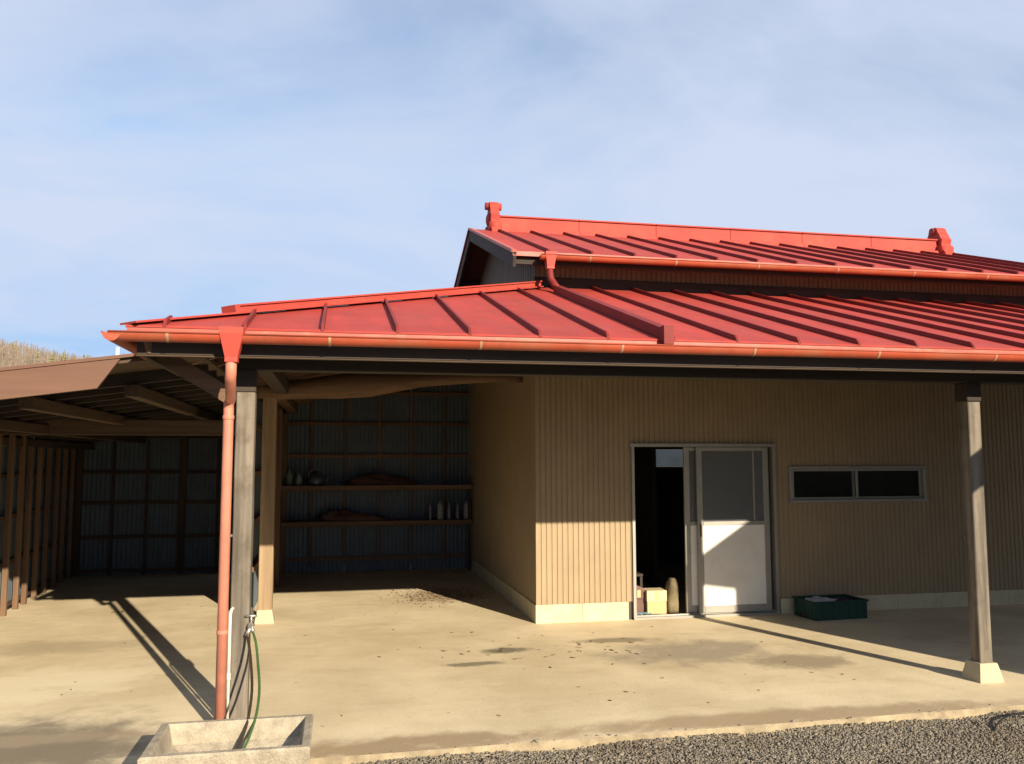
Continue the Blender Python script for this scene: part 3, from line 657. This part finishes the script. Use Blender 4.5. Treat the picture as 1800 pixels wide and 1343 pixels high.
# ridge
rl = split(.06, 6.77, 1.12)
for a, b in rl:
    q = MB(); q.cbox(a+.001, b-.001, RID-.10, RID+.10, ZR-.05, ZR+.155, .006); q.cbox(a+.001, b-.001, RID-.125, RID+.125, ZR+.156, ZR+.178, .005); q.cbox(a+.001, b-.001, RID-.15, RID+.15, ZR-.06, ZR-.005, .004)
    q.build('ridge_cap', 'ridge', upper)
def ornament(x0, x1, s=1.0):
    q = MB()
    half = [(.23, -.13), (.245, -.06), (.20, .00), (.165, .10), (.185, .16), (.15, .20), (.13, .25), (.10, .29), (.085, .34), (.05, .375)]
    poly = [(RID-h_*s, z) for h_, z in half]+[(RID+h_*s, z) for h_, z in half[::-1]]
    nn = len(poly); P = [(x, y, ZR+z) for x in (x0, x1) for y, z in poly]
    q.add(P, [tuple(range(nn)), tuple(range(2*nn-1, nn-1, -1))]+[(i, nn+i, nn+(i+1) % nn, (i+1) % nn) for i in range(nn)])
    o = q.build('ridge_ornament', 'ridge', upper)
    out = x0 if x0 < 1 else x1; sg = -1 if x0 < 1 else 1
    b_ = MB(); b_.tube([((x0+x1)/2-.11, RID, ZR+.325), ((x0+x1)/2+.11, RID, ZR+.325)], .052, 12); b_.build('top_roll', 'ridge', o)
    for sy in (-1, 1):
        k = MB(); k.tube([(x0-.02, RID+sy*.15, ZR+.02), (x1+.02, RID+sy*.15, ZR+.02)], .06, 12); k.build('scroll', 'ridge', o)
    e = MB(); e.lathe([(.09, 0), (.085, .02), (.05, .035), (.01, .04)], (0, 0, 0), 16)
    e.v = [(out+sg*z, RID+x, ZR+.14+y) for x, y, z in e.v]; e.build('boss', 'ridge', o)
    return o
ornament(-.06, .06); ornament(6.77, 6.93, 1.05)
# upper gutter and the pipe that crosses the lower roof
UGY, UGZ = UE-.056, UZ-.045
ug = gutter((-.06, UGY, UGZ), (UX1, UGY, UGZ), 'x', r=.05, parent=barn)
sm2 = strap_mesh(.0525)
for i in range(8): link('bracket', sm2, ug, (.45+.92*i, UGY, UGZ))
rp = MB(); px = .10
rp.tube([(.04, UGY, 3.60), (.04, UGY+.005, 3.54), (.05, UGY+.01, zf(0, UGY)+.14), (.075, UGY-.03, zf(0, UGY)+.075), (.09, UGY-.12, zf(0, UGY-.12)+.045)], .034, 14)
rp.bar((.09, UGY-.08, zf(0, UGY-.08)+.042), (.10, EY+.03, zf(0, EY+.03)+.042), .07, .072)
rp.box(.066, .134, EY-.065, EY+.035, EZ-.04, EZ+.084)
rp = rp.build('roof_downpipe', 'batten', barn)  # darkened batten red imitates the shaded side of the conduit
P = []
for hx, hy, z in ((.055, .055, UGZ+.03), (.054, .054, UGZ), (.036, .036, UGZ-.12), (.038, .038, UGZ-.14)): P += [(.04+hx*i, UGY+hy*j, z) for i, j in ((-1, -1), (1, -1), (1, 1), (-1, 1))]
F = [(0, 1, 2, 3), (15, 14, 13, 12)]+[(4*k+i, 4*(k+1)+i, 4*(k+1)+(i+1) % 4, 4*k+(i+1) % 4) for k in range(3) for i in range(4)]
MB().add(P, F).build('funnel', 'pipe_red', rp)

# ------------------------------------------------------------------ lean-to shed on the left
shed = thing('lean_to_shed', 'open lean-to with brown fascia and bare stud walls beside the barn', 'shed')
FY = -2.5
zs = lambda x: 2.365+.14*(x+3.33)       # top of fascia
sroof = MB(); P = [(x, y, zs(x)+dz) for dz in (-.03, 0) for x, y in ((-6.3, FY-.03), (-2.95, FY-.03), (-2.95, 5.3), (-6.3, 5.3))]
sroof.add(P, [(3, 2, 1, 0), (4, 5, 6, 7), (0, 1, 5, 4), (1, 2, 6, 5), (2, 3, 7, 6), (3, 0, 4, 7)])
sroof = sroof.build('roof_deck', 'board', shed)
P = [(x, y, zs(x)+dz) for dz in (.002, .024) for x, y in ((-6.36, FY-.07), (-3.30, FY-.07), (-3.30, 5.4), (-6.36, 5.4))]
MB().add(P, [(3, 2, 1, 0), (4, 5, 6, 7), (0, 1, 5, 4), (1, 2, 6, 5), (2, 3, 7, 6), (3, 0, 4, 7)]).build('roof_sheet', 'brown_trim', sroof)
P = [(x, y, zs(x)+dz) for dz in (-.185, 0) for x, y in ((-6.3, FY-.06), (-3.46 if dz == 0 else -3.60, FY-.06), (-3.46 if dz == 0 else -3.60, FY-.032), (-6.3, FY-.032))]
MB().add(P, [(3, 2, 1, 0), (4, 5, 6, 7), (0, 1, 5, 4), (1, 2, 6, 5), (2, 3, 7, 6), (3, 0, 4, 7)]).build('fascia', 'brown_trim', sroof)
y = FY+.55
while y < 5.2:
    MB().bar((-6.25, y, zs(-6.25)-.075), (-2.98, y, zs(-2.98)-.075), .045, .085).build('rafter', 'dark_wood_X', sroof); y += .455
for x in (-5.6, -4.9, -4.2, -3.5): MB().cbox(x-.045, x+.045, FY+.45, 5.2, zs(x)-.215, zs(x)-.125, .004).build('purlin', 'shed_wood_Y', sroof)
MB().cbox(-5.78, -2.94, .62, .74, 1.925, 2.085, .006).build('cross_beam', 'shed_wood_X', shed)
for x in (-4.9, -4.2): MB().cbox(x-.04, x+.04, .64, .72, 2.087, zs(x)-.217, .003).build('strut', 'shed_wood_Z', shed)
LX = -5.70
lx = lambda y: -5.53-.076*(y-1.56)   # left wall line, slightly out of square
lw = sheet('left_wall', 'blue_metal', shed, -2.0, -FY+.3, -.01, 2.0, lambda u, d, z: (lx(u)-.06-d, u+0, z), pitch=.064, depth=.012, style='s')
sheet('metal_sheet', 'blue_metal', lw, -FY+.25, 5.05, -.01, 2.0, lambda u, d, z: (lx(u)-.058-d, u, z), pitch=.064, depth=.012, style='s')
for y in (-1.3, -.8, -.3, .2, .7, 1.15, 1.62, 2.07, 2.42, 2.86, 3.32, 3.80, 4.22, 4.7): MB().cbox(lx(y)-.02, lx(y)+.035, y-.022, y+.022, 0, 2.0, .003).build('stud', 'wood_Z', lw)
for z in (.08, .55, 1.05, 1.5, 1.9): MB().bar((lx(-2)-.038, -2.0, z), (lx(4.95)-.038, 4.95, z), .034, .04).build('girt', 'shed_wood_Y', lw)
MB().cbox(-5.36, -5.24, -2.34, -2.22, 0, 1.9, .004).build('post', 'shed_wood_Z', shed)
BY = 4.97
bw = sheet('back_wall', 'blue_metal', shed, LX-.25, -4.25, -.01, 2.3, lambda u, d, z: (u, BY+.05+d, z), pitch=.064, depth=.012, style='s')
sheet('metal_sheet', 'blue_metal', bw, -4.3, -2.9, -.01, 2.3, lambda u, d, z: (u, BY+.048+d, z), pitch=.064, depth=.012, style='s')
for z in (.06, .55, 1.05, 1.5, 2.03): MB().cbox(LX-.12, -2.95, BY+.005, BY+.045, z-.025, z+.025, .003).build('girt', 'shed_wood_X', bw)
for x, w in ((-5.74, .05), (-5.27, .018), (-4.8, .018), (-4.3, .045), (-3.8, .018), (-3.35, .018)): MB().cbox(x-w, x+w, BY-.03, BY+.003, 0, 2.1, .003).build('stud', 'shed_wood_Z', bw)
MB().cbox(-5.78, -2.94, BY-.14, BY-.04, 2.1, 2.24, .005).build('wall_plate', 'shed_wood_X', bw)

# ------------------------------------------------------------------ unseen gabled building added towards the sun, shaped from its cast shadow
qn = math.hypot(SX, 1)
pv = Vector((1, SX, 0))/qn; sv = Vector((SX, -1, 0))/qn
def nb(q, L_, z): p = pv*q+sv*L_; return (p.x, p.y, z)
LN, ND = 6.5, 0.5
def hz(Xw, zw):      # height at the front plane of a shadow point (Xw, zw) on the barn wall
    q = Xw/qn; return q, zw+SE*((LN-q*SX)/qn)
qt, zt = hz(1.66, .55); qw, zw_ = hz(2.19, .45); qr, zr_ = hz(2.36, 1.0)
slope = (zr_-zt)/(qr-qt); qa = qw+2.7; za = zt+slope*(qa-qt); qb = 2*qa-qw; qtr = 2*qa-qt
nbo = thing('unseen_shadow_caster', 'narrow unseen gabled building added towards the sun to cast the door shadow', 'shadow caster')
P = [nb(q, L_, z) for L_ in (LN, LN+ND) for q, z in ((qw, GZ), (qb, GZ), (qb, zt+slope*(qw-qt)-.05), (qa, za-.05), (qw, zt+slope*(qw-qt)-.05))]
MB().add(P, [(0, 1, 2, 3, 4), (9, 8, 7, 6, 5)]+[(i, 5+i, 5+(i+1) % 5, (i+1) % 5) for i in range(5)]).build('wall', 'shedmetal', nbo)
for s_ in (0, 1):
    f = (lambda q: q) if s_ == 0 else (lambda q: 2*qa-q)
    zq = zt+slope*(qw-qt)-.05
    P = [nb(f(q), L_, z) for L_ in (LN+.01, LN+ND-.01) for q, z in ((qt, zt-.03), (qw, zw_), (qw, zq))]
    MB().add(P, [(0, 2, 1), (3, 4, 5), (0, 1, 4, 3), (1, 2, 5, 4), (2, 0, 3, 5)]).build('boxed_eave', 'shedmetal', nbo)
    P = [nb(f(q), L_, z+dz) for dz in (-.09, .0) for q, z, L_ in ((qt, zt, LN-.0), (qa, za, LN-.0), (qa, za, LN+ND+.05), (qt, zt, LN+ND+.05))]
    MB().add(P, [(3, 2, 1, 0), (4, 5, 6, 7), (0, 1, 5, 4), (1, 2, 6, 5), (2, 3, 7, 6), (3, 0, 4, 7)]).build('roof', 'brown_trim', nbo)

# ------------------------------------------------------------------ trough, tap, hoses
TR = (-2.92, -2.12, -4.22, -3.645); TZ = .25
tro = MB(); x0, x1, y0, y1 = TR
def ring(dx, z, dxi=0): return [(x0+dx, y0+dx, z), (x1-dx, y0+dx, z), (x1-dx, y1-dx, z), (x0+dx, y1-dx, z)]
lv = [ring(.03, GZ), ring(.0, TZ-.01), ring(.008, TZ), ring(.042, TZ), ring(.05, TZ-.012), ring(.07, .15), ring(.12, .118)]
P = [p for l in lv for p in l]; F = [(4*k+i, 4*k+(i+1) % 4, 4*k+4+(i+1) % 4, 4*k+4+i) for k in range(6) for i in range(4)]+[(3, 2, 1, 0), (24, 25, 26, 27)]
tro.add(P, F); to = tag(tro.build('water_trough', 'trough'), 'rough concrete water trough standing on gravel at the foot of the left post', 'trough')
tap = thing('water_tap', 'outdoor tap on white riser pipe fixed to the left porch post', 'tap', (-2.655, -3.0, 0))
MB().tube([(0, 0, .0), (0, 0, .70), (.004, .02, .725), (.01, .06, .73), (.01, .19, .73)], .0095, 10).build('riser', 'white_pvc', tap)
MB().lathe([(.011, .0), (.013, .005), (.013, .04), (.011, .045)], (0, 0, .30), 12).build('coupling', 'white_pvc', tap)
MB().tube([(.02, .19, .73), (.11, .19, .70), (.125, .15, .66), (.125, .05, .63)], .011, 10).build('branch_pipe', 'brass', tap)
v = MB(); v.tube([(.125, .06, .63), (.125, .03, .625), (.125, .005, .62)], [.018, .022, .02], 12); v.tube([(.125, .02, .62), (.108, .01, .585), (.10, .015, .565)], .012, 10); v.tube([(.125, .02, .62), (.135, .005, .605), (.14, .0, .585)], .012, 10)
v.build('valve_body', 'brass', tap)
h = MB(); h.tube([(.125, .03, .64), (.125, .03, .68)], .007, 8); h.tube([(.09, .03, .683), (.16, .03, .683)], .008, 8); h.build('handle', 'brass', tap)
def spline(pts_, n=6):
    pts_ = [Vector(p) for p in pts_]; out = []
    for i in range(len(pts_)-1):
        p0, p1, p2, p3 = pts_[max(i-1, 0)], pts_[i], pts_[i+1], pts_[min(i+2, len(pts_)-1)]
        for k in range(n):
            t = k/n; out.append(.5*((2*p1)+(-p0+p2)*t+(2*p0-5*p1+4*p2-p3)*t*t+(-p0+3*p1-3*p2+p3)*t**3))
    return out+[pts_[-1]]
hd = MB().tube(spline([(-2.555, -2.985, .57), (-2.535, -3.05, .53), (-2.506, -3.2, .455), (-2.473, -3.45, .356), (-2.468, -3.645, .266), (-2.484, -3.76, .192), (-2.51, -3.86, .14), (-2.54, -3.95, .129)]), .008, 8).build('dark_hose', 'hose_dark')
tag(hd, 'brown-black hose hanging from the post tap into the concrete trough', 'hose')
hg = MB().tube(spline([(-2.517, -3.0, .59), (-2.49, -3.08, .54), (-2.466, -3.2, .459), (-2.432, -3.45, .354), (-2.428, -3.645, .268), (-2.45, -3.78, .19), (-2.475, -3.86, .145), (-2.51, -3.93, .128)]), .0075, 8).build('green_hose', 'hose_green')
tag(hg, 'green garden hose hanging from the post tap into the concrete trough', 'hose')

# ------------------------------------------------------------------ things at the door
def carton(x0, x1, y0, y1, h, m1, m2, label, rz=0, split_z=.6, zb=.024, name='cardboard_box'):
    cx, cy = (x0+x1)/2, (y0+y1)/2; t = thing(name, label, 'box', (cx, cy, zb), rz); a, b = (x1-x0)/2, (y1-y0)/2
    MB().cbox(-a, a, -b, b, 0, h*split_z, .003).build('body', m1, t)
    MB().cbox(-a-.004, a+.004, -b-.004, b+.004, h*split_z+.001, h, .004).build('lid', m2, t)
    MB().box(-.02, .02, -b-.006, -b-.0045, h*split_z+.02, h-.002).build('tape', 'cardboard', t)
    return t
carton(1.25, 1.46, .125, .33, .245, 'cardboard', 'cardboard_top', 'pale cardboard box with cream lid inside the open doorway', R(-4), .52)
c2 = carton(1.09, 1.235, .19, .42, .25, 'cardboard_dark', 'cardboard_dark', 'dark brown carton with pink top flap left of the pale box', R(3), .6)
MB().add([(-.07, -.11, .256), (.075, -.12, .252), (.07, .08, .262), (-.07, .09, .268), (-.07, -.11, .259), (.075, -.12, .255), (.07, .08, .265), (-.07, .09, .271)], [(3, 2, 1, 0), (4, 5, 6, 7), (0, 1, 5, 4), (1, 2, 6, 5), (2, 3, 7, 6), (3, 0, 4, 7)]).build('flap', 'pink_paper', c2)
def sackmesh(w, d, h, seed, droop=.5):
    rr = np.random.default_rng(seed); q = MB(); nu, nv = 16, 10; P = []
    for j in range(nv+1):
        t = j/nv; s_ = (1-.10*t)*(1 if t < .75 else math.cos((t-.75)/.25*1.0)); 
        for i in range(nu):
            a = 2*math.pi*i/nu; k = s_*(1+.07*math.sin(3*a+seed+4*t)+rr.uniform(-.05, .05))
            ca, sa = math.cos(a), math.sin(a); ex = .7
            P.append((w/2*k*math.copysign(abs(ca)**ex, ca)+.1*w*t, d/2*k*math.copysign(abs(sa)**ex, sa), h*t))
    q.add(P, [(j*nu+i, j*nu+(i+1) % nu, (j+1)*nu+(i+1) % nu, (j+1)*nu+i) for j in range(nv) for i in range(nu)]+[tuple(range(nu-1, -1, -1)), tuple(nv*nu+i for i in range(nu))], True)
    return q
tag(sackmesh(.13, .16, .36, 3).build('standing_sack', 'sack', None, (1.56, .24, .022)), 'grey-olive standing sack right of the pale cardboard box in the doorway', 'sack')
tag(sackmesh(.16, .2, .16, 8).build('green_bundle', 'sack', None, (1.17, .62, .40)), 'dim olive bundle on a stool in the dark doorway', 'bundle')
st = thing('low_stool', 'low dark stool under the olive bundle inside the doorway', 'stool', (1.19, .62, 0))
MB().cbox(-.1, .14, -.13, .13, .37, .40, .004).build('seat', 'dark_wood_X', st)
for i in (-.08, .12):
    for j in (-.11, .11): MB().cbox(i-.015, i+.015, j-.015, j+.015, 0, .37, .002).build('leg', 'dark_wood_Z', st)
q = MB(); gx, gy = 7, 5; P = []
for j in range(gy):
    for i in range(gx): P.append((1.085+.03*i+random.uniform(-.004, .004), .045+.03*j, .028+.018*abs(math.sin(i*1.7+j*2.1))))
q.add(P, [(j*gx+i, j*gx+i+1, (j+1)*gx+i+1, (j+1)*gx+i) for j in range(gy-1) for i in range(gx-1)], True)
tag(q.build('plastic_sheet', 'blue_plastic'), 'crumpled pale blue plastic on the door sill before the dark carton', 'plastic sheet')

# ------------------------------------------------------------------ green crate
cr_ = thing('green_crate', 'dark green plastic crate on the concrete under the window', 'crate', (3.14, -.27, 0), R(3))
a, b, hh, t = .31, .19, .175, .012
MB().box(-a+.01, a-.01, -b+.01, b-.01, .006, .016).build('base', 'crate', cr_)
for s_ in (-1, 1):
    MB().cbox(-a, a, s_*b-.006, s_*b+.006, .0, hh, .002).build('side', 'crate', cr_); MB().cbox(s_*a-.006, s_*a+.006, -b+.007, b-.007, 0, hh, .002).build('side', 'crate', cr_)
rim = MB()
for s_ in (-1, 1): rim.cbox(-a-.016, a+.016, s_*(b+.006)-.012, s_*(b+.006)+.012, hh+.001, hh+.018, .003); rim.cbox(s_*(a+.006)-.012, s_*(a+.006)+.012, -b+.008, b-.008, hh+.001, hh+.018, .003)
rim.build('rim', 'crate', cr_)
for x in (-.29, -.2, -.1, .1, .2, .29): MB().cbox(x-.009, x+.009, -b-.016, -b-.0065, .004, hh-.002, .002).build('rib', 'crate', cr_)
for y in (-.14, 0, .14): MB().cbox(-a-.016, -a-.0065, y-.009, y+.009, .004, hh-.002, .002).build('rib', 'crate', cr_)
def crumple(w, d, z, amp, nx=8, ny=6):
    q = MB(); P = [(-w/2+w*i/(nx-1), -d/2+d*j/(ny-1), z+amp*random.uniform(-1, 1)) for j in range(ny) for i in range(nx)]
    P += [(x, y, z_-.004) for x, y, z_ in P]; n_ = nx*ny
    F = [(j*nx+i, j*nx+i+1, (j+1)*nx+i+1, (j+1)*nx+i) for j in range(ny-1) for i in range(nx-1)]
    return q.add(P, F+[tuple(n_+k for k in f[::-1]) for f in F], False)
o = tag(crumple(.30, .25, 0, .014).build('newspaper', 'paper', None, (3.02, -.27, .175)), 'folded pale newspaper lying on the contents of the green crate', 'newspaper'); o.rotation_euler = (R(4), R(-5), R(25))
o = tag(sackmesh(.26, .3, .16, 5).build('purple_bundle', 'purple', None, (3.28, -.25, .02)), 'dark purple cloth bundle in the right end of the green crate', 'bundle')
tag(sackmesh(.44, .3, .14, 6).build('dark_bundle', 'black', None, (3.02, -.27, .017)), 'black bag in the green crate under the newspaper', 'bag')

# ------------------------------------------------------------------ shelf contents
for i, (x, h_, r_, mm) in enumerate(((-.64, .26, .028, 'tin'), (-.49, .28, .05, 'jar'), (-.355, .25, .035, 'tin'), (-.225, .24, .035, 'tin'), (-.085, .27, .047, 'jar'))):
    nm = ['slim grey tin at the left end of the shelf row', 'broad milky jar second from left on the lower shelf', 'grey tin third in the lower shelf row', 'grey tin fourth in the lower shelf row', 'milky jar at the right end of the lower shelf by the tan wall'][i]
    t = thing('storage_jar', nm, 'jar', (x, 4.32, .776), 0, 'jars on the lower shelf')
    MB().lathe([(r_*.95, 0), (r_, .01), (r_, h_*.78), (r_*.8, h_*.86)], (0, 0, 0), 14).build('body', mm, t); MB().lathe([(r_*.84, h_*.86), (r_*.86, h_*.88), (r_*.86, h_*.98), (r_*.8, h_)], (0, 0, 0), 14).build('lid', 'tin', t)
def bottle(x, y, z, h_, r_, mm, lab):
    t = thing('bottle', lab, 'bottle', (x, y, z)); MB().lathe([(r_*.9, 0), (r_, .01), (r_, h_*.6), (r_*.35, h_*.78), (r_*.33, h_*.93)], (0, 0, 0), 14).build('body', mm, t); MB().lathe([(r_*.38, h_*.93), (r_*.38, h_)], (0, 0, 0), 12).build('cap', 'tin', t)
bottle(-2.72, 4.42, 1.297, .26, .055, 'jar_green', 'tall pale green bottle at the left end of the upper shelf')
bottle(-2.58, 4.36, 1.297, .19, .05, 'jar', 'short whitish bottle beside the pale green one on the upper shelf')
kt = thing('kettle', 'dark grey tin kettle on the upper shelf right of the bottles', 'kettle', (-2.33, 4.4, 1.296))
MB().lathe([(.10, 0), (.13, .03), (.12, .10), (.06, .15), (.02, .165), (.018, .19)], (0, 0, 0), 16).build('body', 'tin', kt)
MB().tube([(.11, 0, .05), (.17, 0, .10), (.20, 0, .15)], [.022, .015, .012], 8).build('spout', 'tin', kt); MB().tube(spline([(-.11, 0, .1), (-.1, 0, .2), (0, 0, .25), (.1, 0, .2), (.09, 0, .12)], 4), .008, 6).build('handle', 'tin', kt)
def mound(w, d, h_, seed, name, mm, loc, lab):
    rr = np.random.default_rng(seed); q = MB(); nu, nv = 22, 7; P = []
    for j in range(nv+1):
        t = j/nv; s_ = math.cos(t*1.5); zz = h_*t**.8
        for i in range(nu):
            an = 2*math.pi*i/nu; k = s_*(1+.12*math.sin(2*an+seed)+.09*math.sin(5*an+3*t)+rr.uniform(-.06, .06)); P.append((w/2*k*math.cos(an)-.2*w*t, d/2*k*math.sin(an), zz*(1+.25*math.sin(3*an+seed))+rr.uniform(-.012, .012)*(j > 0)))
    q.add(P, [(j*nu+i, j*nu+(i+1) % nu, (j+1)*nu+(i+1) % nu, (j+1)*nu+i) for j in range(nv) for i in range(nu)]+[tuple(range(nu-1, -1, -1)), tuple(nv*nu+i for i in range(nu))], True)
    return tag(q.build(name, mm, None, loc), lab, 'sacking')
mound(1.0, .34, .15, 2, 'folded_sacking', 'cloth_brown', (-1.35, 4.41, 1.296), 'heap of dark sacking in the middle of the upper shelf')
mound(1.15, .34, .13, 4, 'folded_sacking', 'cloth_brown', (-1.75, 4.41, .776), 'heap of reddish brown sacking left of centre on the lower shelf')

# ------------------------------------------------------------------ utility pole far behind the lean-to
up_ = thing('utility_pole', 'pale concrete utility pole tip showing above the lean-to roof', 'utility pole', (-18.5, 60, GZ))
MB().tube([(0, 0, 0), (0, 0, 10.35)], [.19, .13], 12).build('shaft', 'pole', up_)
MB().cbox(-.7, .7, -.05, .05, 9.2, 9.3, .01).build('crossarm', 'tin', up_)

# ------------------------------------------------------------------ gravel, leaves, debris
ico_v = []; ph = (1+5**.5)/2
for a_ in (-1, 1):
    for b_ in (-ph, ph): ico_v += [(0, a_, b_), (a_, b_, 0), (b_, 0, a_)]
ico_v = np.array(ico_v)/math.hypot(1, ph)
bmi = bmesh.new(); vv = [bmi.verts.new(p) for p in ico_v]; bmesh.ops.convex_hull(bmi, input=vv); bmi.verts.index_update(); ico_f = np.array([[v.index for v in f.verts] for f in bmi.faces]); ico_v = np.array([v.co[:] for v in bmi.verts]); bmi.free()
def pebbles(pos, size, name):
    n_ = len(pos); s_ = size[:, None, None]*rng.uniform(.6, 1.25, (n_, 1, 3))*np.array([1, 1, .7]); V = ico_v[None]*rng.uniform(.8, 1.15, (n_, len(ico_v), 1))*s_
    a_ = rng.uniform(0, 6.283, n_); c_, s2 = np.cos(a_)[:, None], np.sin(a_)[:, None]
    X, Y = V[..., 0]*c_-V[..., 1]*s2, V[..., 0]*s2+V[..., 1]*c_; V = np.stack([X, Y, V[..., 2]], -1)+pos[:, None]
    Fc = (ico_f[None]+(np.arange(n_)*len(ico_v))[:, None, None]).reshape(-1, 3)
    me = bpy.data.meshes.new(name); me.vertices.add(n_*len(ico_v)); me.vertices.foreach_set('co', V.reshape(-1)); me.loops.add(Fc.size); me.loops.foreach_set('vertex_index', Fc.reshape(-1).astype(np.int32)); me.polygons.add(len(Fc)); me.polygons.foreach_set('loop_start', (np.arange(len(Fc))*3).astype(np.int32)); me.update(calc_edges=True); me.validate()
    me.materials.append(M['pebble']); return link(name, me)
N = 135000
gx_, gy_ = rng.uniform(-3.6, 4.6, N), rng.uniform(-5.1, -3.42, N)
ok = gy_ < (-3.652+.0198*(gx_+2.09))+np.where(rng.uniform(0, 1, N) < .03, rng.uniform(0, .08, N), -.002+.02*np.sin(gx_*7)*np.sin(gx_*2.3))
ok &= ~((gx_ > -2.92) & (gx_ < -2.12) & (gy_ > -4.22))
gx_, gy_ = gx_[ok], gy_[ok]; on = gy_ > (-3.64+.0198*(gx_+2.09))
sz = rng.uniform(.003, .0085, len(gx_))*np.where(rng.uniform(0, 1, len(gx_)) < .03, 2.0, 1); und = .012*np.sin(gx_*2.3+gy_*1.7)+.012*np.sin(gx_*5.1-gy_*4)
gz_ = np.where(on, .004, GZ+.016+und*.35+.012*np.exp(-((gy_-(-3.64+.0198*(gx_+2.09)))/.06)**2)+rng.uniform(0, .007, len(gx_)))
stuff(tag(pebbles(np.stack([gx_, gy_, gz_], -1), sz, 'gravel'), 'loose grey-brown gravel in front of the concrete porch floor', 'gravel'))
lf = MB()
def leafq(x, y, s_):
    a_ = random.uniform(0, 6.28); c_, s2 = math.cos(a_), math.sin(a_); k = random.uniform(.35, .6); cu = s_*random.uniform(.2, .5)
    pts_ = [(-1, 0, cu*.3), (-.2, -k, .0), (1, 0, cu*.5), (.1, k, 0.0), (0, 0, cu*.25)]
    lf.add([(x+(px_*c_-py_*s2)*s_, y+(px_*s2+py_*c_)*s_, .003+pz_) for px_, py_, pz_ in pts_], [(0, 1, 4), (1, 2, 4), (2, 3, 4), (3, 0, 4)])
for i in range(650):     # drift in the bay mouth
    leafq(random.gauss(-.72, .36), random.gauss(2.05, .38), random.uniform(.008, .026))
for i in range(60): leafq(random.uniform(-2.3, 2.4), random.uniform(-3.2, 1.2), random.uniform(.008, .024))
for i in range(45): leafq(random.gauss(-.1, .7), random.gauss(-1.25, .28), random.uniform(.012, .034))
for i in range(30): leafq(random.uniform(-5.2, -2.8), random.uniform(-2.2, 3), random.uniform(.008, .02))
for i in range(12): leafq(random.gauss(-4.33, .10), random.gauss(1.65, .05), random.uniform(.012, .03))
for i in range(26):
    n0 = len(lf.v); leafq(random.gauss(-2.66, .09), random.gauss(-4.0, .05), random.uniform(.01, .022)); lf.v[n0:] = [(x_, y_, z_+.118) for x_, y_, z_ in lf.v[n0:]]
stuff(tag(lf.build('dry_leaves', 'leaf'), 'scattered dry leaves and crumbs on the porch floor', 'leaves'))
ck = MB(); 
nn_ = 14; pos = np.stack([rng.normal(-.75, .22, nn_), rng.normal(2.35, .22, nn_), np.full(nn_, .008)], -1)
pb = pebbles(pos, rng.uniform(.006, .014, nn_), 'plaster_crumbs'); pb.data.materials[0] = M['footing']; stuff(tag(pb, 'pale crumbs lying at the shadow edge in the open bay', 'crumbs'))
cb_ = MB().tube(spline([(2.05, -3.86, GZ+.02), (2.12, -3.80, GZ+.035), (2.25, -3.72, GZ+.05), (2.42, -3.66, GZ+.05), (2.75, -3.66, GZ+.03), (3.3, -3.75, GZ+.02)], 6), .006, 6).build('black_cable', 'black')
tag(cb_, 'thin black cable lying on the gravel by the slab edge at the right', 'cable')
